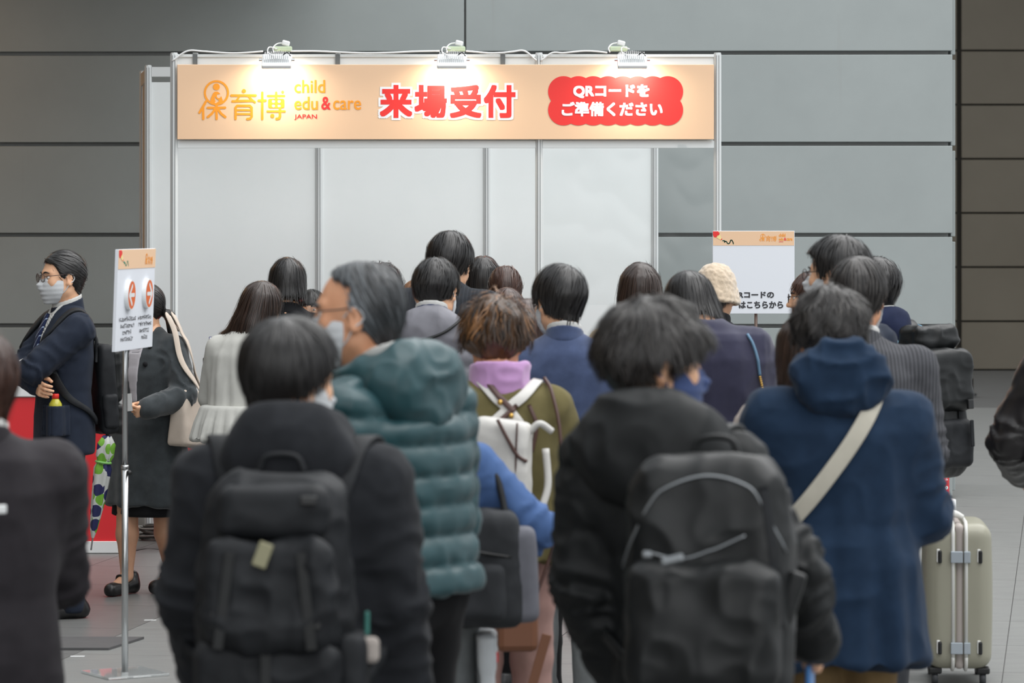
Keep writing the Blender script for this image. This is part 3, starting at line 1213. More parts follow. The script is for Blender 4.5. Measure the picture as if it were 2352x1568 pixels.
box('board', (0, 0.008, zc), (188 / qs, 0.012, 190 / qs), M_BOARD, qn, 0.001, seg=1)
box('header', (0, 0.0012, (qz(531) + qz(563.5)) / 2), (186 / qs, 0.0016, 32.5 / qs), M_PEACH, qn)
f_ = lambda u, v_: (qx(1741 + u / 29.0), qz(534 + v_ / 29.5))
logo(qn, f_, -0.0005, M_ORANGE, None, 0.0007)
lettering('lettering_child', 'child', (qx(1789), qz(544), qx(1804), qz(536)), M_ORANGE, qn, -0.0005, 0.0006, 6)
lettering('lettering_edu', 'edu', (qx(1789), qz(552.5), qx(1800), qz(545.5)), M_ORANGE, qn, -0.0005, 0.0006, 6)
lettering('lettering_care', 'care', (qx(1806), qz(552.5), qx(1820), qz(547)), M_ORANGE, qn, -0.0005, 0.0006, 6)
lettering('lettering_ampersand', '&', (qx(1801), qz(552.5), qx(1805.5), qz(545.5)), M_REDINK, qn, -0.0005, 0.0009, 6)
lettering('lettering_japan', 'JAPAN', (qx(1789), qz(556.5), qx(1799), qz(554)), M_REDINK, qn, -0.0005, 0.0003, 6)


def poly_arr(pts, f, y):
    V = np.array([(f(*p)[0], y, f(*p)[1]) for p in pts])
    return V, np.array([(0, i, i + 1, i + 1) for i in range(1, len(V) - 1)])


def pencil(parent, f, y):
    """red crayon with pale tip drawing a green squiggle; f maps photo pixels to (x, z)"""
    mk('crayon_body', *poly_arr([(1637.5, 531), (1649, 531), (1653, 535.5), (1651, 540), (1645.5, 545), (1641, 545), (1637.5, 540)], f, y), M_REDINK, parent, smooth=False)
    mk('crayon_tip', *poly_arr([(1645.5, 545), (1648, 541), (1651.5, 539.5), (1653, 537), (1657.5, 547), (1654.5, 551)], f, y - 0.0004), plain('crayon_cream', 'f2dc9a', 0.6), parent, smooth=False)
    mk('crayon_point', *poly_arr([(1657.5, 547), (1659.5, 550), (1654.5, 551)], f, y - 0.0006), M_REDINK, parent, smooth=False)
    sq = [(1660, 552.5), (1665, 553), (1664, 556), (1668, 554), (1671, 558.5), (1674, 559.5), (1677, 556), (1678, 552), (1681, 551.5), (1683.5, 556), (1684.5, 560)]
    w = abs(f(1000, 0)[1] - f(1000, 2.2)[1])
    mk('squiggle', *stroke_arr([f(*p) for p in catmull(sq, 30)], w, y), plain('squiggle_green', '1fa58a', 0.6), parent, smooth=False)


pencil(qn, lambda u, v_: (qx(u), qz(v_)), -0.0006)
lettering('lettering_line', 'QRコードの', (qx(1681), qz(686), qx(1778), qz(669.5)), M_DARKINK, qn, 0.0, 0.0018, 8)
lettering('lettering_line', 'はこちらから', (qx(1697), qz(708), qx(1799), qz(691.5)), M_DARKINK, qn, 0.0, 0.0018, 8)
bm = bmesh.new()
bm_cyl(bm, (qx(1737), 0.025, 0.01), (qx(1737), 0.025, zc + 0.1), 0.0085, seg=12)
bm_obj('pole', bm, plain('pole_brown', '5d4c44', 0.4, 0.4), qn, True)
box('base', (qx(1737), 0.02, 0.006), (0.30, 0.30, 0.012), M_DARKM, qn, 0.003)

# ------------------------------------------------------------------ arrow sign on the chrome pole (turned to the right)
ss = 564.0
ap = at(287, 1548, ss)
an = empty('arrow_sign', (ap.x, ap.y, 0), math.radians(81.5))
tag(an, 'arrow sign with two orange discs on a chrome pole, seen almost edge-on', 'sign')
bw, bh = 0.594, 0.41
b0 = CAMH - (803 - HZ) / ss
bd = empty('board', (0.05, -0.03, b0))
bd.parent = an
bd.rotation_euler = (math.radians(2.0), 0, 0)
box('panel', (0, 0.012, bh / 2), (bw, 0.014, bh), M_BOARD, bd, 0.001, seg=1)
box('header', (0, 0.0042, bh - 0.04), (bw - 0.002, 0.0016, 0.078), M_PEACH, bd)
pencil(bd, lambda u, v_: ((u - 1637.5) * 0.0032 - bw / 2 + 0.003, bh - 0.003 - (v_ - 531) * 0.0022), 0.0025)
logo(bd, lambda u, v_: (0.11 + u * 0.00011, bh - 0.012 - v_ * 0.00009), 0.0025, M_ORANGE, None, 0.0022)
M_DISC = plain('disc_orange', 'dd6a33', 0.5)
for xc, sgn in ((-0.125, -1), (0.158, 1)):
    bm = bmesh.new()
    bm_cyl(bm, (xc, 0.006, 0.225), (xc, -0.011, 0.225), 0.061, seg=40)
    dsk = bm_obj('disc', bm, M_WHITE, bd)
    mk('disc_face', *disc_arr(xc, 0.225, 0.056, -0.0116, 40), M_DISC, dsk, smooth=False)
    flat_shape('arrow', lambda X, Z: np.minimum(seg2(X, Z, (xc - 0.034 * sgn, 0.225), (xc + 0.036 * sgn, 0.225), 0.008), np.minimum(seg2(X, Z, (xc - 0.002 * sgn, 0.262), (xc + 0.040 * sgn, 0.225), 0.008), seg2(X, Z, (xc - 0.002 * sgn, 0.188), (xc + 0.040 * sgn, 0.225), 0.008))),
               (xc - 0.056, 0.17, xc + 0.056, 0.28), 0.002, -0.0122, M_WHITE, dsk)
random.seed(11)
for cx_, rows in ((-0.125, (0.27, 0.21, 0.14, 0.20)), (0.155, (0.22, 0.205, 0.165, 0.095))):
    for r_, wd in enumerate(rows):
        g = []
        z = 0.128 - 0.027 * r_
        x = cx_ - wd / 2
        while x < cx_ + wd / 2 - 0.01:
            for q in range(4):
                if q % 2:
                    a = (x + random.random() * 0.016, z - 0.008)
                    g.append(stroke_arr([a, (a[0], z + 0.008 * random.random())], 0.0024, 0.0036 - 0.0001 * q))
                else:
                    h = z - 0.008 + random.random() * 0.016
                    g.append(stroke_arr([(x, h), (x + 0.016, h)], 0.0022, 0.0036 - 0.0001 * q))
            x += 0.0195
        o = mk('small_print', *join_arr(g), M_DARKINK, bd, smooth=False)
        tag(o, kind='stuff')
bm = bmesh.new()
bm_cyl(bm, (0, 0.0, 0.008), (0, 0.0, 0.85), 0.0135, seg=20)
bm_obj('pole', bm, M_CHROME, an, True)
bm = bmesh.new()
bm_cyl(bm, (0, 0.0, 0.84), (0, 0.0, b0 + 0.25), 0.0105, seg=20)
bm_obj('upper_pole', bm, M_CHROME, an, True)
bm = bmesh.new()
bm_cyl(bm, (0, 0.0, 0.838), (0, 0.0, 0.852), 0.0155, seg=20)
bm_obj('collar', bm, M_CHROME, an, True)
bm = bmesh.new()
bm_cyl(bm, (0.0, -0.012, 0.822), (-0.018, -0.026, 0.822), 0.011, 0.009, seg=16)
bm_obj('clamp_knob', bm, M_BLACKP, an, True)
mp_, ntp, bp_ = new_mat('acrylic_clear')
bp_.inputs['Base Color'].default_value = (0.9, 0.93, 0.93, 1)
bp_.inputs['Roughness'].default_value = 0.04
bp_.inputs['Transmission Weight'].default_value = 0.75
box('base', (0, 0.0, 0.006), (0.27, 0.27, 0.010), mp_, an, 0.001, R=Matrix.Rotation(math.radians(-50), 3, 'Z'), seg=1)

# black mat and tape marks on the floor
p0 = at(225, 1481, 527)
mt = empty('floor_plate', (p0.x, p0.y, 0))
tag(mt, 'dark grey rubber plate lying flat on the floor near the arrow sign', 'mat')
bm = bmesh.new()
vsm = [bm.verts.new(v_) for v_ in ((-0.28, -0.20, 0.001), (0.07, -0.20, 0.001), (0.18, 0.20, 0.001), (-0.28, 0.20, 0.001), (-0.28, -0.20, 0.011), (0.07, -0.20, 0.011), (0.18, 0.20, 0.011), (-0.28, 0.20, 0.011))]
for q in ((0, 3, 2, 1), (4, 5, 6, 7), (0, 1, 5, 4), (1, 2, 6, 5), (2, 3, 7, 6), (3, 0, 4, 7)):
    bm.faces.new([vsm[i] for i in q])
bm_obj('plate', bm, surf_noise('rubber', '4b4b4c', '555556', 0.6, 8), mt)
for k, (px, py, w_, a_, lab) in enumerate(((178, 1507, 0.06, 0.0, 'white tape corner mark on the floor in front of the dark plate'), (345, 1424, 0.055, 0.0, 'white tape strip on the pale floor right of the chrome pole'), (448, 1560, 0.03, 0.6, 'white tape scrap on the floor beside the front-left backpacker'))):
    s_ = (py - HZ) / CAMH
    p = at(px, py, s_)
    t = box('floor_tape', (0, 0, 0.0008), (w_, 0.025, 0.0012), M_WHITE, None, R=Matrix.Rotation(a_, 3, 'Z'))
    t.location = (p.x, p.y, 0)
    tag(t, lab, 'tape', 'tape marks on the floor')

# ------------------------------------------------------------------ fire extinguisher by the wall corner
fs = 360.0
fp = at(2151, 1171, fs)
fe = empty('fire_extinguisher', (fp.x, fp.y - 0.11, 0))
tag(fe, 'red fire extinguisher in a white round holder at the wall corner', 'fire extinguisher')
M_EXT = plain('extinguisher_red', 'd3131d', 0.3)
prof = [(0.0, 0.06), (0.066, 0.06), (0.068, 0.07), (0.068, 0.36), (0.062, 0.40), (0.045, 0.43), (0.022, 0.445), (0.018, 0.47), (0.0, 0.47)]


def lathe_arr(prof, seg=28):
    a = np.linspace(0, 2 * PI, seg, endpoint=False)
    V = np.array([(r * math.cos(t), r * math.sin(t), z) for r, z in prof for t in a])
    Q = [(i * seg + j, i * seg + (j + 1) % seg, (i + 1) * seg + (j + 1) % seg, (i + 1) * seg + j) for i in range(len(prof) - 1) for j in range(seg)]
    return V, np.array(Q)


mk('cylinder', *lathe_arr(prof), M_EXT, fe)
mk('holder', *lathe_arr([(0.0, 0.0), (0.112, 0.0), (0.110, 0.075), (0.106, 0.078), (0.072, 0.078), (0.072, 0.02), (0.0, 0.02)], 36), M_WHITE, fe)
box('valve', (0, 0, 0.485), (0.03, 0.03, 0.04), M_BLACKP, fe, 0.005)
box('lever', (0.03, 0, 0.51), (0.10, 0.018, 0.012), M_BLACKP, fe, 0.003, R=Matrix.Rotation(-0.25, 3, 'Y'))
tube('hose', [(-0.015, 0, 0.485), (-0.06, -0.02, 0.47), (-0.085, -0.01, 0.38), (-0.078, 0, 0.2), (-0.074, 0, 0.12)], 0.008, M_BLACKP, fe)
for z, r_, m_ in ((0.155, 0.011, M_WHITEINK), (0.118, 0.011, plain('badge_blue', '2b3aa8', 0.5))):
    V, Q = disc_arr(0.044, z, r_, -0.054, 24)
    V[:, 1] = -np.sqrt(np.maximum(0.0688 ** 2 - V[:, 0] ** 2, 0))
    mk('badge', V, Q, m_, fe)
V, Q = disc_arr(0.044, 0.155, 0.005, -0.054, 4)
V[:, 1] = -np.sqrt(np.maximum(0.0693 ** 2 - V[:, 0] ** 2, 0))
mk('badge_mark', V, Q, plain('badge_green', '2c8f6a', 0.5), fe)
for z, wd in ((0.099, 0.03), (0.205, 0.018), (0.216, 0.012)):
    xs_ = np.linspace(0.044 - wd / 2, 0.044 + wd / 2, 6)
    V = np.array([(x, -math.sqrt(0.0688 ** 2 - x * x), zz) for x in xs_ for zz in (z - 0.0025, z + 0.0025)])
    Q = np.array([(2 * i, 2 * i + 2, 2 * i + 3, 2 * i + 1) for i in range(5)])
    mk('print_line', V, Q, M_WHITEINK, fe)
for i, ch in enumerate('消火器'):
    xc = -0.045 + 0.044 * i + 0.012
    o = lettering('lettering', ch, (xc - 0.0135, 0.024, xc + 0.0135, 0.052), M_DARKINK, fe, 0.0, 0.0006, 6)
    for v_ in o.data.vertices:
        v_.co.y += -math.sqrt(0.1125 ** 2 - v_.co.x ** 2)
# ------------------------------------------------------------------ people: shared heads, hands, masks


def head_sdf(P):
    X = np.abs(P[:, 0])
    S = np.stack([X, P[:, 1], P[:, 2]], 1)
    d = ell(P, (0, -0.010, 0.018), (0.076, 0.097, 0.098))
    d = smin(d, ell(P, (0, 0.022, -0.032), (0.063, 0.068, 0.084)), 0.03)
    d = smin(d, cap(S, (0.047, 0.005, -0.062), (0.010, 0.066, -0.100), 0.024, 0.018), 0.03)
    d = smin(d, cap(S, (0.008, 0.082, 0.024), (0.045, 0.066, 0.022), 0.010, 0.009), 0.015)
    d = smin(d, ell(S, (0.040, 0.062, -0.026), (0.026, 0.022, 0.026)), 0.02)
    d = smax(d, -ell(S, (0.031, 0.094, 0.003), (0.017, 0.018, 0.011)), 0.012)
    d = smin(d, cap(P, (0, 0.086, 0.006), (0, 0.106, -0.030), 0.007, 0.012), 0.012)
    d = smin(d, cap(S, (0.012, 0.094, -0.034), (0.012, 0.094, -0.033), 0.008), 0.008)
    d = smin(d, cap(S, (0.0, 0.086, -0.057), (0.02, 0.078, -0.058), 0.006, 0.004), 0.006)
    d = smin(d, cap(S, (0.0, 0.084, -0.069), (0.018, 0.077, -0.068), 0.007, 0.004), 0.006)
    d = smin(d, cap(P, (0, -0.018, -0.055), (0, -0.030, -0.20), 0.050, 0.056), 0.03)
    R = rot_z(math.radians(-22)) @ rot_x(math.radians(-12))
    e = ell(S, (0.079, -0.010, -0.008), (0.0085, 0.019, 0.031), R)
    e = smax(e, -ell(S, (0.090, -0.004, -0.006), (0.010, 0.010, 0.017)), 0.006)
    e = smin(e, cap(S, (0.076, 0.004, -0.030), (0.080, -0.006, -0.036), 0.006, 0.007), 0.01)
    return smin(d, e, 0.008)


HEAD = {}
for key, h_ in (('fine', 0.0057), ('mid', 0.0075), ('far', 0.0095)):
    HEAD[key] = nets(head_sdf, (-0.11, -0.13, -0.215), (0.11, 0.14, 0.135), h_)


def hand_sdf_maker(c, spread=0.0, thumb=0.0):
    segs = []
    for i, (x, L) in enumerate(((0.030, 0.070), (0.010, 0.078), (-0.011, 0.072), (-0.031, 0.056))):
        p = np.array((x, 0.0, 0.088 - 0.006 * abs(i - 1)))
        a = 0.0
        for j, fr in enumerate((0.45, 0.32, 0.23)):
            a += c[j] * (1 + 0.10 * i)
            q = p + L * fr * np.array((math.sin(spread * (1.5 - i)) * 0.5, math.sin(a), math.cos(a)))
            segs.append((p, q, 0.0092 - 0.0008 * j - (0.001 if i == 3 else 0), 0.0086 - 0.0009 * j - (0.001 if i == 3 else 0)))
            p = q
    tb = [np.array((0.026, 0.006, 0.022)), np.array((0.050 - thumb * 0.02, 0.020 + thumb * 0.012, 0.052)), np.array((0.052 - thumb * 0.03, 0.034 + thumb * 0.018, 0.080)), np.array((0.046 - thumb * 0.035, 0.044 + thumb * 0.02, 0.102))]

    def f(P):
        d = rbox(P, (0, 0, 0.050), (0.039, 0.0125, 0.044), 0.012)
        d = smin(d, cap(P, (0, 0, -0.03), (0, 0, 0.02), 0.027, 0.030, 0.72), 0.02)
        for a, b, ra, rb in segs:
            d = smin(d, cap(P, a, b, ra, rb), 0.004)
        d = smin(d, cap(P, tb[0], tb[1], 0.015, 0.012), 0.012)
        d = smin(d, cap(P, tb[1], tb[2], 0.0115, 0.0100), 0.004)
        return smin(d, cap(P, tb[2], tb[3], 0.0100, 0.0085), 0.003)
    return f


HAND = {(k, h_): nets(hand_sdf_maker(*a), (-0.07, -0.04, -0.055), (0.085, 0.12, 0.19), h_) for h_ in (0.0050, 0.0075) for k, a in
        {'relax': ((0.30, 0.35, 0.25),), 'grip': ((1.05, 1.25, 0.9), 0, 1.0), 'hold': ((0.85, 0.75, 0.5), 0, 0.7)}.items()}


def mask_sdf(P):
    q = P - np.array((0, 0.0, -0.03), F32)
    d = np.minimum(ell(P, (0, 0.022, -0.045), (0.078, 0.082, 0.090)), cap(P, (0, 0.080, 0.002), (0, 0.108, -0.035), 0.009, 0.018))
    d = smin(d, cap(P, (0, 0.075, -0.06), (0, 0.066, -0.102), 0.028, 0.026), 0.03)
    x, y, z = np.abs(P[:, 0]), P[:, 1], P[:, 2]
    top = -0.008 + 0.030 * np.clip(1 - x / 0.03, 0, 1) - 0.10 * np.maximum(x - 0.03, 0)
    d = smax(d, z - top, 0.004)
    d = smax(d, -0.122 - z, 0.008)
    return smax(d, 0.018 - y + 0.25 * np.maximum(-0.05 - z, 0), 0.004)


def mask_disp(V, N):
    z = V[:, 2]
    return 0.0022 * np.sin((z + 0.10) * 2 * PI / 0.022 + V[:, 1] * 6) * (N[:, 1] > -0.3) * np.clip((0.05 - np.abs(V[:, 0])) / 0.03, 0.3, 1)


_v, _q = nets(mask_sdf, (-0.09, 0.0, -0.14), (0.09, 0.15, 0.04), 0.0055)
MASK = (_v + vnormals(_v, _q) * mask_disp(_v, vnormals(_v, _q))[:, None].astype(F32), _q)

SKIN_A = skin('skin_light', 'e3b795')
SKIN_B = skin('skin_tan', 'd9a583')
M_MASK = fabric('mask_cloth', 'd9dcdf', 0.8, 0.03, 500, 0.1, 0.1)
M_MASKN = fabric('mask_navy', '4a5a86', 0.8, 0.08, 500, 0.1, 0.1)
M_EYE = plain('eye_white', 'e8e2dc', 0.2)
M_IRIS = plain('eye_iris', '241812', 0.15)
M_LENS = glass_mat('spectacle_lens', (0.97, 0.97, 0.97), 0.03, 0.02)

HAIRC = {
    'black': hairmat('hair_black', '131213', '302e2d'),
    'soft': hairmat('hair_soft_black', '1c1a1a', '45413e', 0.45),
    'brown': hairmat('hair_brown', '2a1a15', '5d3f33'),
    'darkbrown': hairmat('hair_dark_brown', '1c1512', '4a362c'),
    'light': hairmat('hair_light_brown', '5b3c26', '9a6d48'),
    'streak': hairmat('hair_streaked', '17120f', '94663a', 0.42),
    'grey': hairmat('hair_grey', '232527', '8d949a', 0.42),
}


def hair_front(z, style):
    if style == 'crop':
        return np.interp(z, [-0.12, -0.085, -0.05, -0.025, 0.0, 0.035, 0.062, 0.085, 0.14], [-0.062, -0.055, -0.034, -0.004, 0.034, 0.046, 0.058, 0.115, 0.2])
    if style == 'recede':
        return np.interp(z, [-0.12, -0.085, -0.05, -0.025, 0.0, 0.035, 0.062, 0.088, 0.14], [-0.062, -0.055, -0.036, -0.012, 0.010, 0.004, 0.000, 0.045, 0.1])
    if style == 'fringe':
        return np.interp(z, [-0.12, -0.085, -0.05, -0.025, 0.0, 0.02, 0.05, 0.085, 0.14], [-0.058, -0.05, -0.028, 0.014, 0.044, 0.080, 0.13, 0.15, 0.2])
    if style == 'women':
        return np.interp(z, [-0.5, -0.10, -0.03, 0.02, 0.05, 0.085, 0.14], [0.035, 0.035, 0.052, 0.062, 0.09, 0.12, 0.2])
    if style == 'tied':
        return np.interp(z, [-0.12, -0.085, -0.05, -0.025, 0.0, 0.035, 0.062, 0.085, 0.14], [-0.05, -0.045, -0.03, -0.012, 0.012, 0.046, 0.058, 0.115, 0.2])
    return np.full_like(z, 0.05)


def hair_sdf_maker(style, p):
    vol = p.get('vol', 0.018)
    ln = p.get('len', 0.0)
    low = p.get('low', -0.105)
    wave = p.get('wave', 0.0)
    seed = p.get('seed', 1.0)
    side = p.get('side', 0.006)
    tuck = p.get('tuck', 0.0)

    def f(P):
        z = P[:, 2]
        c = ell(P, (0, -0.012, 0.016), (0.077, 0.099, 0.100))
        th = np.interp(z, [-0.12, -0.07, 0.0, 0.06, 0.12], [0.003, side, vol * 0.8, vol, vol]).astype(F32)
        if wave:
            th = th + wave * vnoise(P * np.array((26, 26, 20), F32) + seed)
        d = c - th
        if style in ('crop', 'fringe', 'grey'):
            nk = cap(P, (0, -0.030, -0.045), (0, -0.040, -0.105), 0.058, 0.050) - np.interp(z, [p.get('low', -0.105) - 0.005, p.get('low', -0.105) + 0.04], [-0.003, 0.004]).astype(F32)
            d = smin(d, nk, 0.02)
        st = style
        if style in ('bob', 'long'):
            R0 = p.get('w', 0.098)
            zs = [ln, ln + 0.03, -0.10, -0.02, 0.06]
            e = p.get('flare', 0.0)
            rx = [R0 * (0.80 - p.get('round', 0)) + e, R0 * (0.97 - p.get('round', 0) * 0.4) + e, R0, R0 * 0.99, 0.080]
            ry = [0.055 + e - p.get('round', 0) * 0.04, 0.072 + e, 0.092, 0.104, 0.09]
            cy = [p.get('sweep', -0.035), -0.035, -0.030, -0.015, -0.012]
            cx = [p.get('swx', 0.0), p.get('swx', 0.0) * 0.7, 0, 0, 0]
            if style == 'long':
                zs = [ln, ln + 0.05, -0.16, -0.10, -0.02, 0.06]
                rx = [R0 * 0.72 + e, R0 * 0.88 + e, R0 * 0.96, R0, R0 * 0.99, 0.080]
                ry = [0.035, 0.045, 0.062, 0.085, 0.102, 0.09]
                cy = [p.get('sweep', -0.065), -0.06, -0.05, -0.036, -0.016, -0.012]
                cx = [p.get('swx', 0.0), p.get('swx', 0.0) * 0.8, p.get('swx', 0.0) * 0.3, 0, 0, 0]
            b = loft(P, zs, rx, ry, cy, cx, 2.1, 0.012)
            if wave:
                b = b - wave * vnoise(P * np.array((26, 26, 20), F32) + seed)
            # hollow for the neck and face
            b = smax(b, -(np.hypot(P[:, 0] / 1.0, (P[:, 1] + 0.0)) - 0.05 + np.clip(z + 0.06, 0, 1)), 0.01) if p.get('hollow', True) else b
            d = smin(d, b, 0.025)
            st = 'women'
            low = -9.0
        if style == 'tied':
            st = 'tied'
        yf = hair_front(z, st if style != 'grey' else 'recede').astype(F32)
        # around the ears short hair gives way
        d = smax(d, (P[:, 1] - yf) * 0.75, 0.010)
        lowz = p.get('low', -0.105) if style not in ('bob', 'long') else -9.0
        if style not in ('bob', 'long'):
            lowz = lowz + 0.55 * np.maximum(np.abs(P[:, 0]) - 0.022, 0) + 0.004 * vnoise(P * 60)
        d = smax(d, lowz - z, 0.012)
        if style not in ('bob', 'long'):
            S = np.stack([np.abs(P[:, 0]), P[:, 1], P[:, 2]], 1)
            d = smax(d, -(ell(S, (0.088, -0.006, -0.016), (0.020, 0.021, 0.036))), 0.008) if not p.get('over_ears') else d
        if style == 'tied':
            t = p.get('tail', 0.16)
            a = np.array((0, -0.105, p.get('tz', -0.01)))
            d = smin(d, cap(P, a, a + np.array((0, -0.03, -0.02)), 0.018, 0.024), 0.012)
            b = a + np.array((0, -0.03, -0.02))
            d = smin(d, cap(P, b, b + np.array((p.get('swx', 0.0), 0.008, -t)), 0.025, 0.010), 0.015)
        if style == 'bun':
            d = smin(d, ell(P, (0, -0.118, p.get('tz', -0.01)), (0.036, 0.030, 0.034)), 0.008)
        if p.get('part'):
            x = P[:, 0] - p['part']
            d = d + 0.007 * np.exp(-(x / 0.006) ** 2) * (z > 0.05) * (P[:, 1] > -0.06)
        if p.get('crown'):
            q = P - np.array(p['crown'], F32)
            d = d + 0.010 * np.exp(-np.einsum('ij,ij->i', q, q) / 0.00020)
        return d
    return f


def make_hair(style, p, res, ns, wid):
    """solid hair body with loose strands combed from the crown over it"""
    f = hair_sdf_maker(style, p)
    seed_ = p.get("seed", 1)
    ln = min(p.get('len', 0.0), -0.13)
    tail = p.get('tail', 0.16) + 0.06 if style == 'tied' else 0
    sw = abs(p.get('swx', 0.0))
    V, Q = nets(f, (-0.15 - sw, -0.21, min(ln, -0.02 - tail) - 0.03), (0.15 + sw, 0.15, 0.17), res)
    gN = vnormals(V, Q)
    wv = V - np.array(p.get('whorl', (0.005, -0.055, 0.10)), F32)
    az = np.arctan2(wv[:, 0], wv[:, 1])
    gq = np.stack([np.cos(az) * 9, np.sin(az) * 9, V[:, 2] * 9 + seed_], 1).astype(F32)
    V = V + gN * (p.get('groove', 0.0028) * (vnoise(gq * 1.0) + 0.6 * vnoise(gq * 2.3)) * np.clip(np.linalg.norm(wv, axis=1) / 0.06, 0, 1))[:, None].astype(F32)
    tone0 = 0.16 + 0.22 * (fbm(V * np.array((90, 90, 14), F32), 2) * 0.5 + 0.5)
    r = np.random.default_rng(int(p.get('seed', 1) * 100) + 3)
    whorl = np.array(p.get('whorl', (0.005, -0.055, 0.10)), F32)
    N = vnormals(V, Q)
    cand = np.where(N[:, 2] > -0.45)[0]
    st = V[r.choice(cand, ns)]
    n = 8
    L = p.get('slen', 0.10) * r.uniform(0.5, 1.15, ns)
    step = (L / n).astype(F32)
    off = r.uniform(-0.001, p.get('lift', 0.004), ns).astype(F32)
    off = np.where(r.uniform(0, 1, ns) < 0.06, off + r.uniform(0.002, 0.010, ns), off).astype(F32)
    curl = p.get('curl', 0.0)
    ph = r.uniform(0, 6.28, ns)
    path = np.empty((n + 1, ns, 3), F32)
    nrm = np.empty((n + 1, ns, 3), F32)
    P_ = project(f, st, off, 3)
    path[0] = P_
    g = grad(f, P_)
    nrm[0] = g
    comb = np.array(p.get('comb', (0, 0, 0)), F32)
    dead = np.zeros(ns, bool)
    D = None
    for k in range(n):
        d = P_ - whorl
        d[:, 2] *= 0.5
        d /= np.linalg.norm(d, axis=1)[:, None] + 1e-6
        d = d * 0.9 + np.array((0, 0, -0.75), F32) + comb
        if style == 'tied':
            tgt = np.array((0, -0.115, p.get('tz', -0.01)), F32)
            h = P_[:, 1] > -0.10
            d[h] = (tgt - P_[h]) / (np.linalg.norm(tgt - P_[h], axis=1)[:, None] + 1e-6)
        j = fbm(P_ * 38 + 3.1, 2)
        j2 = vnoise(P_ * 38 + 9.7)
        ms = p.get('mess', 0.25)
        d += ms * np.stack([j, j2, -j * 0.5], 1)
        if curl:
            d += curl * np.stack([np.sin(ph + k * 1.5), np.cos(ph + k * 1.5), 0 * ph], 1).astype(F32)
        d -= g * np.einsum('ij,ij->i', d, g)[:, None]
        d /= np.linalg.norm(d, axis=1)[:, None] + 1e-6
        if D is not None:
            d = 0.55 * D + 0.45 * d
            d /= np.linalg.norm(d, axis=1)[:, None] + 1e-6
        D = d
        Pn = P_ + d * step[:, None]
        pr = project(f, Pn, off + p.get('fly', 0.0) * (k / n) ** 2, 2)
        gn = grad(f, pr)
        dead |= gn[:, 2] < -0.55
        dead |= (gn[:, 1] > 0.75) & (pr[:, 2] < 0.05)
        step = np.where(dead, step * 0.55, step)
        Pn = np.where(dead[:, None], P_ + (d + np.array((0, 0, -0.3), F32)) * step[:, None], pr)
        g = np.where(dead[:, None], g, gn)
        P_ = Pn
        path[k + 1] = P_
        nrm[k + 1] = g
    T = np.gradient(path, axis=0)
    B = np.cross(T, nrm)
    B /= np.linalg.norm(B, axis=2)[:, :, None] + 1e-9
    w = (wid * r.uniform(0.5, 1.3, ns))[None, :, None] * np.interp(np.linspace(0, 1, n + 1), [0, 0.2, 0.7, 1], [0.35, 1, 0.9, 0.08])[:, None, None]
    A0 = path - B * w * 0.5
    A1 = path + B * w * 0.5
    mid = path + nrm * w * 0.28
    rid = p.get('ridge', True)      # near heads: strands with a ridge; others flat
    m3 = 3 if rid else 2
    SV = np.stack([A0, mid, A1] if rid else [A0, A1], 2).transpose(1, 0, 2, 3).reshape(-1, 3)
    base = (np.arange(ns) * (n + 1) * m3)[:, None] + (np.arange(n) * m3)[None, :]
    q1 = np.stack([base, base + 1, base + m3 + 1, base + m3], 2).reshape(-1, 4)
    q2 = np.stack([base + 1, base + 2, base + 5, base + 4], 2).reshape(-1, 4) if rid else q1[:0]
    tn = np.clip(r.normal(0.38, 0.22, ns), 0, 1)
    if p.get('streaks') is not None:
        hi = vnoise(st * 22 + 5) + 0.8 * (st[:, 2] > 0.03) - 0.25
        tn = np.where(hi > p['streaks'], np.clip(tn + 0.45, 0, 1), tn * 0.3)
    if p.get('grey') is not None:
        gf = lambda W: 0.06 + 0.75 * np.clip((W[:, 1] + 0.035) / 0.05, 0, 1) * np.clip((0.075 - W[:, 2]) / 0.03, 0, 1) + 0.16 * np.clip((W[:, 1] + 0.06) / 0.08, 0, 1)
        tn = np.clip(gf(st) + r.normal(0, 0.12, ns), 0, 1)
        tone0 = gf(V) * 0.8
    tone = np.concatenate([tone0, np.repeat(tn, (n + 1) * m3)])
    return np.vstack([V, SV]), np.vstack([Q, q1 + len(V), q2 + len(V)]), tone


# ------------------------------------------------------------------ clothes surface detail


def wrinkle(amp, f=(9, 9, 14), seed=0.0, sharp=2.0):
    def d(V, N):
        a = 1 - np.abs(vnoise(V * np.array(f, F32) + seed))
        b = 1 - np.abs(vnoise(V[:, [1, 2, 0]] * np.array(f, F32) * 1.7 + seed + 5))
        c = fbm(V * 5 + seed, 2)
        return amp * (a ** sharp * 1.1 + 0.5 * b ** sharp - 0.75 + 0.5 * c)
    return d


def drape(amp, z_top, z_bot, k=11, seed=0.0):
    """long vertical folds that deepen towards the hem"""
    def d(V, N):
        ph = np.arctan2(V[:, 1], V[:, 0])
        g = np.clip((z_top - V[:, 2]) / (z_top - z_bot), 0, 1)
        w = vnoise(np.stack([ph * 1.2 + seed, V[:, 2] * 1.3, np.zeros(len(V))], 1).astype(F32))
        return amp * g * (np.sin(ph * k + 2.5 * w + seed) + 0.4 * np.sin(ph * (2 * k + 1) + seed * 2))
    return d


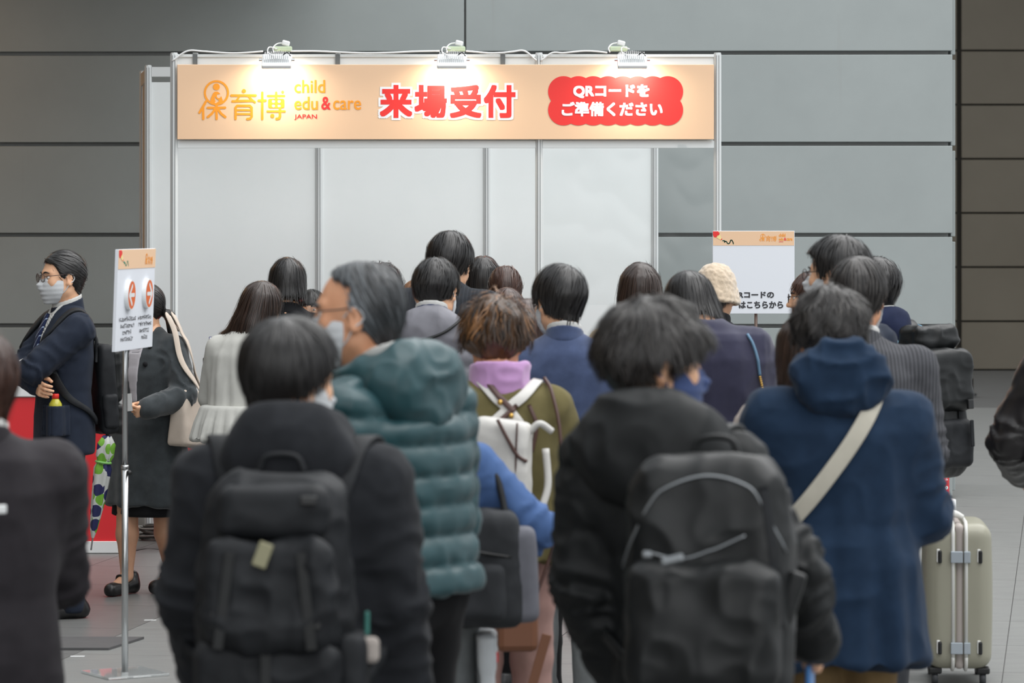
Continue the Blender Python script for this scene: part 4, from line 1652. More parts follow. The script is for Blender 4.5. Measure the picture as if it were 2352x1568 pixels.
def elbow_creases(sk, amp=0.006):
    """cross-wise creases bunching at the elbows and along the forearms"""
    def d(V, N):
        out = np.zeros(len(V), F32)
        for side in ('L', 'R'):
            S, E, W = sk['S' + side], sk['E' + side], sk['W' + side]
            ax = (E - S) / np.linalg.norm(E - S)
            ax2 = (W - E) / np.linalg.norm(W - E)
            t1 = (V - E) @ ax.astype(F32)
            t2 = (V - E) @ ax2.astype(F32)
            dist = np.minimum(cap(V, S, E, 0.0), cap(V, E, W, 0.0))
            m = np.clip((0.11 - dist) / 0.03, 0, 1)
            u = np.where(t2 > 0, t2, t1)
            n = vnoise(V * np.array((14, 14, 14), F32) + 2.0)
            w = np.exp(-(u / 0.11) ** 2) + 0.35
            out += m * amp * w * (1 - np.abs(np.sin(u * 42 + 3.2 * n)) * 1.6)
        return out
    return d


def baffles(sk, amp, hgt, arm_h, z0=0.0):
    """down-filled tubes: horizontal on the body, across the sleeves"""
    def d(V, N):
        tt = (V[:, 2] - z0) / hgt + 0.08 * vnoise(V * 4)
        body = np.sqrt(np.abs(np.sin(PI * tt)) + 0.002)
        out = body
        bestd = np.full(len(V), 9.0)
        for side in ('L', 'R'):
            S, E, W = sk['S' + side], sk['E' + side], sk['W' + side]
            L1 = np.linalg.norm(E - S)
            a1, a2 = cap(V, S, E, 0.0), cap(V, E, W, 0.0)
            t1 = (V - S) @ ((E - S) / L1).astype(F32)
            t2 = L1 + (V - E) @ ((W - E) / np.linalg.norm(W - E)).astype(F32)
            u = np.where(a1 < a2, t1, t2)
            dist = np.minimum(a1, a2)
            torso = np.hypot(V[:, 0] / 0.19, (V[:, 1]) / 0.14)
            m = np.clip((0.105 - dist) / 0.02, 0, 1) * np.clip((torso - 0.98) / 0.08, 0, 1)
            arm = np.sqrt(np.abs(np.sin(PI * u / arm_h)) + 0.002)
            out = out * (1 - m) + arm * m
        pk = vnoise(V * np.array((40, 40, 9), F32)) * (1 - out) * 0.5
        return amp * (out - 0.65 + pk) + 0.003 * fbm(V * 12, 2)
    return d


def dsum(*fs):
    return lambda V, N: sum(f(V, N) for f in fs)


# ------------------------------------------------------------------ skeleton and garments


def solve_elbow(S, W, l1, l2, pole):
    d = W - S
    L = np.linalg.norm(d)
    if L > (l1 + l2) * 0.995:
        W = S + d / L * (l1 + l2) * 0.995
        d = W - S
        L = np.linalg.norm(d)
    a = (l1 * l1 - l2 * l2 + L * L) / (2 * L)
    h = math.sqrt(max(l1 * l1 - a * a, 0))
    u = d / L
    p = np.asarray(pole, float) - u * np.dot(pole, u)
    p /= np.linalg.norm(p) + 1e-9
    return S + u * a + p * h, W


ARM = {   # wrist (x out, y forward, z as a fraction of stature), elbow direction, hand shape, palm direction
    'down': ((0.265, 0.03, 0.475), (0.35, -1, 0.1), 'relax', (-1, 0.25, 0)),
    'phone': ((0.07, 0.27, 0.62), (0.75, -0.35, -1), 'hold', (-0.6, -0.5, 0.6)),
    'low': ((0.13, 0.24, 0.545), (0.7, -0.6, -0.6), 'hold', (-0.8, 0, 0.6)),
    'pocket': ((0.205, 0.10, 0.50), (0.42, -1, 0), 'relax', (-1, 0, 0)),
    'strap': ((0.115, 0.15, 0.735), (0.8, -0.1, -1), 'grip', (-0.5, -0.8, 0)),
}


def skeleton(H, lean, arms, sw=0.175, stance=0.09, stride=0.0):
    k = H / 1.70
    lx, ly = lean

    def off(z):
        t = max(z - 0.95 * k, 0) / (0.6 * k)
        return np.array((lx * t, ly * t * (0.6 + 0.4 * t), 0))
    sk = {'k': k, 'H': H, 'off': off, 'lean': lean}
    sk['neck'] = np.array((0, -0.02, 1.42 * k)) + off(1.42 * k)
    sk['hc'] = np.array((0, 0.005, H - 0.118)) + off(H - 0.1)
    for s_, side in ((-1, 'L'), (1, 'R')):
        S = np.array((s_ * sw * k, -0.015, 1.343 * k)) + off(1.35 * k)
        a = arms[0] if s_ < 0 else arms[1]
        spec = ARM[a] if isinstance(a, str) else a
        w, pole, hs_, palm = spec
        W = np.array((s_ * w[0] * k, w[1], w[2] * H)) + off(w[2] * H) * 0.7
        pole = np.array((s_ * pole[0], pole[1], pole[2]), float)
        E, W = solve_elbow(S, W, 0.285 * k, 0.245 * k, pole)
        sk['S' + side], sk['E' + side], sk['W' + side] = S, E, W
        sk['hand' + side] = hs_
        sk['palm' + side] = np.array((s_ * palm[0], palm[1], palm[2]), float)
        st_ = stride * s_
        sk['H' + side] = np.array((s_ * 0.085 * k, 0, 0.90 * k))
        sk['K' + side] = np.array((s_ * (0.085 * 0.5 + stance * 0.5) * k, st_ * 0.5 + 0.02, 0.48 * k))
        sk['A' + side] = np.array((s_ * stance * k, st_ - 0.015, 0.085))
    return sk


def top_sdf(sk, hem, fx=1.0, fy=1.0, slv=(0.066, 0.056, 0.046), flare=0.0, neckr=0.066, ntop=1.455, shoulder=0.062, blend=0.035, cut=0.0, pp=2.4, slen=1.0, belly=0.0):
    k = sk['k']
    zs = np.array([hem / 1.7 * 1.7, 0.93 * k, 1.05 * k, 1.20 * k, 1.31 * k, 1.385 * k, 1.425 * k, ntop * k])
    zs[0] = min(hem, 0.92 * k)
    rx = np.array([0.180 + flare, 0.178 + flare * 0.5, 0.165, 0.180, 0.180, 0.130, 0.090, neckr]) * k
    ry = np.array([0.128 + flare * 0.8, 0.124 + flare * 0.4, 0.112 + belly * 0.5, 0.122, 0.115, 0.092, 0.078, neckr * 0.98]) * k
    rx[:6] *= fx
    ry[:6] *= fy
    cy = np.array([0.0, -0.002, 0.0, 0.002, -0.008, -0.018, -0.02, -0.012])
    o = np.array([sk['off'](z) for z in zs])
    cyy, cxx = cy + o[:, 1], o[:, 0]
    st_ = slen

    def f(P):
        d = loft(P, zs, rx, ry, cyy, cxx, pp, 0.018)
        for side, s_ in (('L', -1), ('R', 1)):
            S, E, W = sk['S' + side], sk['E' + side], sk['W' + side]
            W2 = E + (W - E) * st_
            nk = sk['neck'] + np.array((s_ * 0.045 * k, 0.0, -0.005 * k))
            d = smin(d, cap(P, nk, S + np.array((-s_ * 0.018, 0, 0.0)), 0.036 * k, shoulder * k * 0.95), 0.035)
            a = smin(cap(P, S, E, slv[0] * k, slv[1] * k), cap(P, E, W2, slv[1] * k, slv[2] * k), 0.012)
            d = smin(d, a, blend)
        if cut:
            q = P - (sk['neck'] + np.array((0, 0.05, 0.05)))
            d = smax(d, -(np.sqrt(np.einsum('ij,ij->i', q * np.array((1, 1, 0.75), F32), q * np.array((1, 1, 0.75), F32))) - cut), 0.012)
        return d
    lo = np.min([sk['EL'], sk['ER'], sk['WL'], sk['WR'], sk['SL']], axis=0)
    hi = np.max([sk['EL'], sk['ER'], sk['WL'], sk['WR'], sk['SR']], axis=0)
    wx = max(rx.max(), ry.max()) + 0.03
    ocx, ocy = o[:, 0], o[:, 1]
    b0 = (min(lo[0] - 0.10, -wx + ocx.min()), min(lo[1] - 0.11, -wx + ocy.min()), min(zs[0] - 0.03, lo[2] - 0.09))
    b1 = (max(hi[0] + 0.10, wx + ocx.max()), max(hi[1] + 0.11, wx + ocy.max()), max(zs[-1] + 0.03, hi[2] + 0.1))
    return f, b0, b1


def trouser_sdf(sk, r=(0.094, 0.068, 0.060), top=0.98, seat=1.0):
    k = sk['k']

    def f(P):
        d = ell(P, (0, -0.008, 0.93 * k), (0.168 * k * seat, 0.122 * k * seat, 0.125 * k))
        for side in 'LR':
            d = smin(d, cap(P, sk['H' + side], sk['K' + side], r[0] * k, r[1] * k), 0.05)
            a = sk['A' + side] * np.array((1, 1, 0)) + np.array((0, 0, 0.05))
            d = smin(d, cap(P, sk['K' + side], a, r[1] * k, r[2] * k), 0.02)
        return smax(smax(d, 0.025 - P[:, 2], 0.01), P[:, 2] - top * k - 0.05, 0.02)
    ys = [sk[a + s][1] for a in 'HKA' for s in 'LR']
    return f, (-0.24, min(ys) - 0.17, 0.0), (0.24, max(ys) + 0.17, 1.06 * k)


def shoe_sdf(a, heel=0.0):
    def f(P):
        q = P - np.asarray(a, F32) * np.array((1, 1, 0), F32)
        d = cap(q, (0, -0.045, 0.040), (0, 0.10, 0.028), 0.040, 0.036)
        d = smin(d, cap(q, (0, 0.10, 0.028), (0, 0.155, 0.024), 0.036, 0.028), 0.01)
        d = smin(d, cap(q, (0, -0.03, 0.04), (0, -0.02, 0.095), 0.038, 0.036), 0.03)
        return smax(smax(d, 0.002 - q[:, 2], 0.004), q[:, 2] - 0.10, 0.006)
    return f


def hood_sdf(sk, size=1.0, drop=0.0, up=0.0):
    k = sk['k']
    n = sk['neck']

    def f(P):
        q = (P - n.astype(F32)) / (k * size)
        # roll around the neck, higher at the back
        qz = q[:, 2] - (0.035 - 0.30 * np.clip(q[:, 1] - 0.02, -0.2, 0.12)) - up
        ring = np.hypot(np.hypot(q[:, 0] * 0.92, q[:, 1] - 0.01) - 0.098, qz * 0.72) - 0.040
        bag = ell(q, (0, -0.098, -0.025 - drop), (0.150, 0.072, 0.125))
        bag = smin(bag, cap(np.stack([np.abs(q[:, 0]), q[:, 1], q[:, 2]], 1), (0.0, -0.115, -0.10 - drop), (0.11, -0.07, -0.02 - drop), 0.05, 0.05), 0.04)
        d = smin(ring, bag, 0.035)
        # opening
        op = cap(q, (0, -0.03, 0.02), (0, 0.02, 0.30), 0.056, 0.10)
        d = smax(d, -op, 0.02)
        return d * k * size
    lo = n + np.array((-0.27, -0.27, -0.27)) * k
    hi = n + np.array((0.27, 0.20, 0.22)) * k
    return f, lo, hi


def band_sdf(sk, z0, z1, r, t=0.0065, tilt=0.35, flare=0.0, front=9.0):
    """upright collar around the neck, lower in front"""
    k = sk['k']
    n = sk['neck']

    def f(P):
        q = P - n.astype(F32)
        zz = q[:, 2] + tilt * q[:, 1]
        rr = (r + flare * (zz - z0)) * k
        d = np.abs(np.hypot(q[:, 0], (q[:, 1] - 0.004) * 0.98) - rr) - t
        d = smax(d, np.maximum(z0 * k - zz, zz - z1 * k), 0.006)
        return smax(d, q[:, 1] - front, 0.004)
    return f, n + np.array((-0.16, -0.16, -0.14)), n + np.array((0.16, 0.17, 0.17))


def xform(V, R, t):
    return V @ np.asarray(R, F32).T + np.asarray(t, F32)


PEOPLE = []


def person(label, bx, s, top, rot=0.0, lean=(0, 0), yaw=0, pitch=0, roll=0, arms=('phone', 'phone'), hair=('crop', 'black', {}),
           skin_m=None, H=None, sw=0.175, stance=0.09, stride=0.0, hairtop=0.02, hs=1.0, mask=None, glasses=None, hx=0.0, hfwd=0.0, hz=0.0, eyes=False, group='people waiting in the queue'):
    """empty at the feet; returns a dict the clothes builders use. bx: column of the feet, top: row of the hair top"""
    if H is None:
        H = CAMH - (top - HZ) / s - hairtop
    X, Y = (bx - CX) / s, FPX / s
    e = empty('person', (X, Y, 0), math.radians(rot))
    tag(e, label, 'person', group)
    sk = skeleton(H, lean, arms, sw, stance, stride)
    res = 0.0085 if s > 800 else (0.0105 if s > 550 else 0.0125)
    key = 'fine' if (s > 800 or eyes) else ('mid' if s > 550 else 'far')
    skm = skin_m or SKIN_A
    k = sk['k']
    hs = hs * (0.55 + 0.45 * k)
    Rh = rot_z(math.radians(yaw)) @ rot_x(-math.radians(pitch)) @ rot_y(math.radians(roll))
    piv = np.array((0, -0.02, -0.11), F32)
    hc = sk['hc'] + np.array((hx, hfwd, hz))

    def hx_(V):
        return xform(xform(np.asarray(V, F32) - piv, Rh, piv) * hs, np.eye(3), hc)
    sk['hx'] = hx_
    # body: slim core under the clothes, head and hands
    tf, t0, t1 = top_sdf(sk, 0.85 * k, 0.86, 0.84, (0.046, 0.038, 0.030), 0, 0.052, 1.46, 0.045)
    lf, l0, l1 = trouser_sdf(sk, (0.072, 0.050, 0.036), 0.95, 0.86)

    def core(P):
        d = smin(tf(P), lf(P), 0.03)
        return smin(d, cap(P, sk['neck'] + np.array((0, 0, -0.04)), hc + np.array((0, -0.03, -0.06)), 0.054, 0.048), 0.02)
    lo, hi = np.minimum(t0, l0), np.maximum(t1, l1)
    hi[2] = hc[2]
    parts = [nets(core, lo, hi, 0.03)]
    hv, hq = HEAD[key]
    parts.append((hx_(hv), hq))
    for side, s_ in (('L', -1), ('R', 1)):
        E, W = sk['E' + side], sk['W' + side]
        d = (W - E) / np.linalg.norm(W - E)
        hd = sk.get('hd' + side)
        p = sk['palm' + side] - d * np.dot(sk['palm' + side], d)
        p /= np.linalg.norm(p)
        xx = np.cross(p, d)
        vv, qq = HAND[(sk['hand' + side], 0.0050 if key == 'fine' else 0.0075)]
        vv = vv.copy()
        if s_ > 0:
            xx = -xx
            qq = qq[:, ::-1]
        R = np.stack([xx, p, d], 1)
        parts.append((xform(vv * (0.93 * k), R, W - d * 0.01), qq))
    V, Q = join_arr(parts)
    mk('body', V, Q, skm, e)
    # hair
    if hair:
        style, colr, hp = hair
        ns = 1500 if s > 800 else (1150 if s > 550 else 850)
        hp = dict(hp, ridge=s > 800)
        hv, hq, tone = make_hair(style, hp, 0.007 if s > 550 else 0.0085, ns, 0.0034 if s > 800 else 0.0036)
        mk('hair', hx_(hv), hq, HAIRC[colr], e, tone=tone)
    if eyes:
        for sg in (-1, 1):
            V, Q = lathe_arr([(0.0125 * math.sin(t), -0.0125 * math.cos(t)) for t in np.linspace(0.02, PI - 0.02, 11)], 16)
            V = V * np.array((1, 1, 0.62)) + np.array((sg * 0.031, 0.0735, 0.002))
            ob = mk('eye', hx_(V), Q, M_EYE, e)
            V, Q = disc_arr(0, 0, 0.0056, 0, 16)
            V = V + np.array((sg * 0.031, 0, 0.002))
            V[:, 1] = 0.0735 + np.sqrt(np.maximum(0.0130 ** 2 - (V[:, 0] - sg * 0.031) ** 2 - ((V[:, 2] - 0.002) / 0.62) ** 2, 0.004 ** 2))
            mk('iris', hx_(V), Q, M_IRIS, ob)
            br = [(sg * 0.014, 0.094, 0.022), (sg * 0.030, 0.091, 0.027), (sg * 0.047, 0.078, 0.022)]
            V, Q = tube_arr(hx_(np.array(br, F32)), [0.003, 0.0042, 0.0015], 10, 6)
            mk('eyebrow', V, Q, HAIRC['black'] if not (hair and hair[1] == 'grey') else HAIRC['grey'], e, tone=np.full(len(V), 0.1))
    if mask is not None:
        mo = mk('mask', hx_(MASK[0]), MASK[1], mask, e)
        for sg in (-1, 1):
            for zz, y0, za in ((-0.022, 0.034, 0.020), (-0.088, 0.040, -0.034)):
                pts = [(sg * 0.062, y0, zz), (sg * 0.076, 0.012, (zz + za) / 2 + 0.002), (sg * 0.0835, -0.006, za * 0.9), (sg * 0.084, -0.024, za * 0.55)]
                V, Q = tube_arr(hx_(np.array(pts, F32)), 0.0022, 14, 6)
                mk('ear_loop', V, Q, mask, mo)
            V, Q = tube_arr(hx_(np.array([(sg * 0.084, -0.024, 0.011), (sg * 0.082, -0.031, -0.005), (sg * 0.084, -0.024, -0.0187)], F32)), 0.0022, 10, 6)
            mk('ear_loop', V, Q, mask, mo)
    if glasses is not None:
        ge = None
        for sg in (-1, 1):
            a = np.linspace(0, 2 * PI, 25)
            pts = np.stack([sg * 0.033 + 0.0245 * np.cos(a), 0.107 - 0.009 * np.abs(np.cos(a) * 0.5 + sg * 0.5 * sg), 0.001 + 0.0195 * np.sin(a)], 1)
            pts[:, 1] = 0.108 - 0.16 * np.abs(pts[:, 0]) * 0.35
            V, Q = tube_arr(hx_(pts), 0.0016, 25, 6, False)
            if ge is None:
                ge = mk('glasses', V, Q, glasses, e)
            else:
                mk('rim', V, Q, glasses, ge)
            c = pts[:-1].mean(0)
            LV = np.vstack([[c], pts[:-1]])
            LQ = np.array([(0, 1 + i, 1 + (i + 1) % 24, 1 + (i + 1) % 24) for i in range(24)])
            mk('lens', hx_(LV), LQ, M_LENS, ge)
            V, Q = tube_arr(hx_(np.array([(sg * 0.057, 0.104, 0.008), (sg * 0.076, 0.085, 0.010), (sg * 0.083, 0.02, 0.014), (sg * 0.084, -0.012, 0.018), (sg * 0.082, -0.026, 0.004)], F32)), 0.0017, 20, 6)
            mk('temple', V, Q, glasses, ge)
        V, Q = tube_arr(hx_(np.array([(-0.009, 0.107, 0.004), (0, 0.111, 0.007), (0.009, 0.107, 0.004)], F32)), 0.0016, 8, 6)
        mk('bridge', V, Q, glasses, ge)
    sk.update(e=e, res=res, s=s, loc=Vector((X, Y, 0)), rot=math.radians(rot))
    PEOPLE.append(sk)
    return sk


def wear_top(sk, mat, hem, name='jacket', disp=None, res=None, **kw):
    f, lo, hi = top_sdf(sk, hem, **kw)
    sk['top'] = f
    blob(name, f, lo, hi, res or sk['res'], mat, sk['e'], disp)
    return f


def wear_trousers(sk, mat, disp=None, name='trousers', **kw):
    f, lo, hi = trouser_sdf(sk, **kw)
    blob(name, f, lo, hi, sk['res'] * 1.7, mat, sk['e'], disp or wrinkle(0.005, (7, 7, 12), sk['s'] * 0.01))


def wear_shoes(sk, mat, sole=None):
    for side in 'LR':
        a = sk['A' + side]
        f = shoe_sdf(a)
        o = blob('shoe', f, (a[0] - 0.06, a[1] - 0.11, -0.01), (a[0] + 0.06, a[1] + 0.21, 0.12), 0.0125, mat, sk['e'])


def wear_band(sk, mat, z0, z1, r, name='collar', res=0.0062, **kw):
    f, lo, hi = band_sdf(sk, z0, z1, r, **kw)
    blob(name, f, lo, hi, res, mat, sk['e'])


def wear_hood(sk, mat, disp=None, res=None, name='hood', **kw):
    f, lo, hi = hood_sdf(sk, **kw)
    sk['hoodf'] = f
    blob(name, f, lo, hi, res or sk['res'], mat, sk['e'], disp or wrinkle(0.006, (9, 9, 13), 3.0))


def dressed(sk, top_m, leg_m, hem, disp=None, shoe_m=None, name='jacket', **kw):
    wear_top(sk, top_m, hem, name, disp, **kw)
    wear_trousers(sk, leg_m)
    wear_shoes(sk, shoe_m or M_SHOE)


M_SHOE = plain('shoe_black', '1a1a1b', 0.35)


def thing_at(sk, name, label, cat, offset, group=None):
    """a thing carried by a person: an empty of its own at the thing's base"""
    o = np.asarray(offset, float)
    w = sk['loc'] + Matrix.Rotation(sk['rot'], 3, 'Z') @ Vector(o)
    e = empty(name, w, sk['rot'])
    tag(e, label, cat, group)
    return e, o


def shifted(f, o):
    of = np.asarray(o, F32)
    return lambda P: f(P + of)


def blob_at(name, f, lo, hi, h, mat, parent, o, disp=None):
    """mesh of a shape given in the wearer's frame, stored relative to offset o"""
    V, Q = nets(f, lo, hi, h)
    if disp is not None:
        N = vnormals(V, Q)
        V = V + N * disp(V, N)[:, None].astype(F32)
    return mk(name, V - np.asarray(o, F32), Q, mat, parent)
# ------------------------------------------------------------------ cloth and bag materials
M_NAVYSUIT = fabric('navy_suit', '262d3b', 0.8, 0.12)
M_BLACKSUIT = fabric('black_suit', '1f2023', 0.8, 0.12)
M_CHARCOAL = fabric('charcoal_wool', '3f4447', 0.95, 0.2, 500, 0.4, 0.3)
M_PINDARK = fabric('dark_pinstripe', '2b2e33', 0.85, 0.1, stripes=((1, 0.12, 0), 0.016, 0.0022, '35383e'))
M_PINGREY = fabric('grey_pinstripe', '47484c', 0.85, 0.1, stripes=((1, 0.15, 0), 0.014, 0.003, '5e5f64'))
M_WHITECL = fabric('white_cotton', 'd9d9d6', 0.9, 0.03, 600, 0.15)
M_BLOUSE = fabric('blouse_cream', 'd3d3cd', 0.85, 0.04, 600, 0.15)
M_TEAL = fabric('teal_nylon', '17444a', 0.42, 0.12, 900, 0.08, 0.1, spec=0.5)
M_GREYNYL = fabric('grey_nylon', '7c7c84', 0.5, 0.1, 900, 0.08, spec=0.4)
M_OLIVE = fabric('olive_cotton', '6e6644', 0.9, 0.1)
M_LILAC = fabric('lilac_knit', 'c69acb', 0.95, 0.06, 400, 0.3, 0.4)
M_BLUEBLZ = fabric('blue_blazer', '465373', 0.9, 0.18, 420, 0.5, 0.3)
M_TRENCH = fabric('trench_beige', 'cbb9a0', 0.85, 0.06)
M_CARDI = fabric('navy_plum_knit', '37374c', 0.95, 0.1, 500, 0.3, 0.3)
M_BLACKNYL = fabric('black_nylon', '1f2122', 0.55, 0.15, 900, 0.08, 0.0, spec=0.22)
M_BLACKCOT = fabric('black_cotton', '26282c', 0.85, 0.15, 600, 0.2, 0.05)
M_NAVYCOAT = fabric('navy_coat', '1f3249', 0.85, 0.12, 600, 0.15, 0.06)
M_STRIPED = fabric('navy_striped', '232c4e', 0.8, 0.1, stripes=((0.92, 0.4, 0.0), 0.060, 0.011, '8fc4dc'))
M_PALECOAT = fabric('pale_coat', 'b5aaa2', 0.9, 0.06)
M_BLUEJK = fabric('bright_blue', '4b6797', 0.75, 0.1)
M_DARKJK = fabric('dark_taupe_suit', '2f2c30', 0.75, 0.12)
M_KHAKI = fabric('khaki_twill', '7d6747', 0.9, 0.1)
M_GREYTR = fabric('grey_trousers', '767a7b', 0.9, 0.1)
M_DKGREYTR = fabric('dark_grey_trousers', '3c3e42', 0.9, 0.1)
M_BLACKTR = fabric('black_trousers', '1b1b1d', 0.9, 0.1)
M_ROSE = fabric('rose_trousers', 'b08d85', 0.9, 0.08)
M_TOTE = fabric('tote_canvas', 'd6c8ba', 0.8, 0.04, 500, 0.2)
M_BAGBLK = fabric('bag_black', '212326', 0.6, 0.2, 800, 0.15, 0.0, spec=0.2)
M_BAGGLOSS = fabric('bag_black_coated', '1a1c1d', 0.42, 0.2, 800, 0.1, 0.0, spec=0.32)
M_BAGGREY = fabric('bag_grey', '6f7078', 0.7, 0.1)
M_BAGDK = fabric('bag_dark_grey', '35373a', 0.7, 0.15)
M_WHLEA = fabric('white_leather', 'dad8d3', 0.5, 0.03, 300, 0.15, 0.0, spec=0.5)
M_BRLEA = plain('brown_leather', '4a3029', 0.45)
M_TANLEA = plain('tan_leather', '7a5039', 0.5)
M_GOLD = plain('gold_metal', 'c9a35a', 0.3, 0.9)
M_ZIP = plain('zip_silver', '8a8e91', 0.4, 0.8)
M_FLUFF = fabric('fluffy_cream', 'cfbda6', 1.0, 0.12, 260, 1.0, 0.5, scale=60)
M_STRAPW = fabric('cream_webbing', 'c9c4b6', 0.85, 0.05, 400, 0.3)
M_STOCK = skin('stockings', 'c79d80')


def suit_disp(sk, seed=0.0, a=0.004):
    return dsum(wrinkle(a, (6, 6, 8), seed), elbow_creases(sk, 0.006))


def shirt_collar(sk, shirt, coat, z=0.0):
    if shirt is not None:
        wear_band(sk, shirt, -0.005 + z, 0.052 + z, 0.062, 'shirt_collar', t=0.0055)
    if coat is not None:
        wear_band(sk, coat, -0.03 + z, 0.034 + z, 0.073, 'coat_collar', t=0.008, flare=-0.15)


def backpack(sk, label, mat, w=0.30, h=0.46, d=0.17, z0=0.95, yb=-0.13, group='backpacks', parts=(), strap_m=None, wob=0.006, res=0.0085, xc=0.0, tilt=0.06, cat='backpack', straps=True, sx_=0.10, name='backpack'):
    """soft pack on the wearer's back; parts: callables adding pockets and trims"""
    off = (xc, yb - d / 2, z0)
    e, o = thing_at(sk, name, label, cat, off, group)
    c = np.array((xc, yb - d / 2 - 0.02, z0 + h / 2))
    R = rot_x(-tilt)

    def f(P):
        q = (P - c.astype(F32)) @ R
        t = np.clip(q[:, 2] / h + 0.5, 0, 1)
        sc = (1.0 - 0.22 * np.clip(t - 0.62, 0, 1) ** 1.3 / 0.38 * 0.9).astype(F32)
        q = q * np.stack([1 / sc, 1 / np.maximum(sc, 0.75), np.ones_like(sc)], 1)
        return rbox(q, (0, 0, 0), (w / 2, d / 2, h / 2), min(d, w) * 0.36)
    m = max(w, d, h) / 2 + 0.06
    lo, hi = c - np.array((w / 2 + 0.04, d / 2 + 0.06, h / 2 + 0.03)), c + np.array((w / 2 + 0.04, d / 2 + 0.06, h / 2 + 0.03))
    blob_at('pack', f, lo, hi, res, mat, e, o, wrinkle(wob, (10, 10, 9), w * 10))
    sm = strap_m or mat
    k = sk['k']
    if straps:
        tf = sk['top']
        for sg in (-1, 1):
            x = sg * sx_
            lp = sk['off'](1.4 * k)
            pts = [(xc * 0.3 + x * 0.75, yb + 0.0, z0 + h * 0.82), (x * 1.05 + lp[0], -0.08 + lp[1], 1.40 * k), (x * 1.25 + lp[0], -0.005 + lp[1], 1.445 * k), (x * 1.35 + lp[0], 0.08 + lp[1], 1.36 * k),
                   (x * 1.45 + lp[0] * 0.7, 0.13 + lp[1] * 0.7, 1.22 * k), (x * 1.7, 0.06, 1.05 * k), (x * 1.6, -0.06, 0.97 * k), (x * 1.25, yb - 0.01, z0 + 0.06)]
            strap_on('shoulder_strap', tf, pts, [0.05, 0.055, 0.058, 0.055, 0.04, 0.025, 0.025], 0.012, 0.006, sm, e, 34, o)
    hp = np.array([(xc - 0.05, yb - 0.03, z0 + h * 0.99), (xc - 0.03, yb - 0.03, z0 + h + 0.03), (xc + 0.03, yb - 0.03, z0 + h + 0.03), (xc + 0.05, yb - 0.03, z0 + h * 0.99)])
    V, Q = tube_arr(hp - o, 0.007, 14, 8)
    mk('grab_handle', V, Q, sm, e)
    ctx = dict(e=e, o=o, c=c, R=R, f=f, w=w, h=h, d=d, res=res)
    for p in parts:
        p(ctx)
    return ctx


def bag_local(ctx, P):
    """points given in the pack's own frame (x right, y out of the back negative, z up from its middle)"""
    return (np.asarray(P, float) @ np.asarray(ctx['R'], float).T) + ctx['c']


def pocket(c, hf, rad, mat, name='front_pocket', wob=0.005):
    def g(ctx):
        cw = bag_local(ctx, [c])[0]
        f = lambda P: rbox(P, cw, hf, rad, ctx['R'])
        lo, hi = cw - np.array(hf) - 0.03, cw + np.array(hf) + 0.03
        blob_at(name, f, lo, hi, ctx['res'] * 0.9, mat, ctx['e'], ctx['o'], wrinkle(wob, (13, 13, 11), c[2] * 9))
    return g


def zipline(pts, mat=None, r=0.004, name='zip'):
    def g(ctx):
        C = catmull(bag_local(ctx, pts), 36)
        C = project(ctx['f'], C, 0.001) if name != 'free' else C
        V, Q = tube_arr(C - ctx['o'], r, 36, 6, False)
        mk(name, V, Q, mat or M_ZIP, ctx['e'])
    return g


def bstrap(pts, w, mat, name='webbing', off=0.002, t=0.005):
    def g(ctx):
        C = project(ctx['f'], catmull(bag_local(ctx, pts), 24), off)
        V, Q = ribbon_arr(C, grad(ctx['f'], C.astype(F32)), w, t)
        mk(name, V - ctx['o'], Q, mat, ctx['e'])
    return g


def bbox_(c, dims, mat, name, bev=0.004, rz=0.0):
    def g(ctx):
        cw = bag_local(ctx, [c])[0] - ctx['o']
        R = Matrix([list(map(float, r)) for r in (ctx['R'] @ rot_y(rz))])
        box(name, cw, dims, mat, ctx['e'], bev, R=R)
    return g


QUEUE = 'people waiting in the queue'
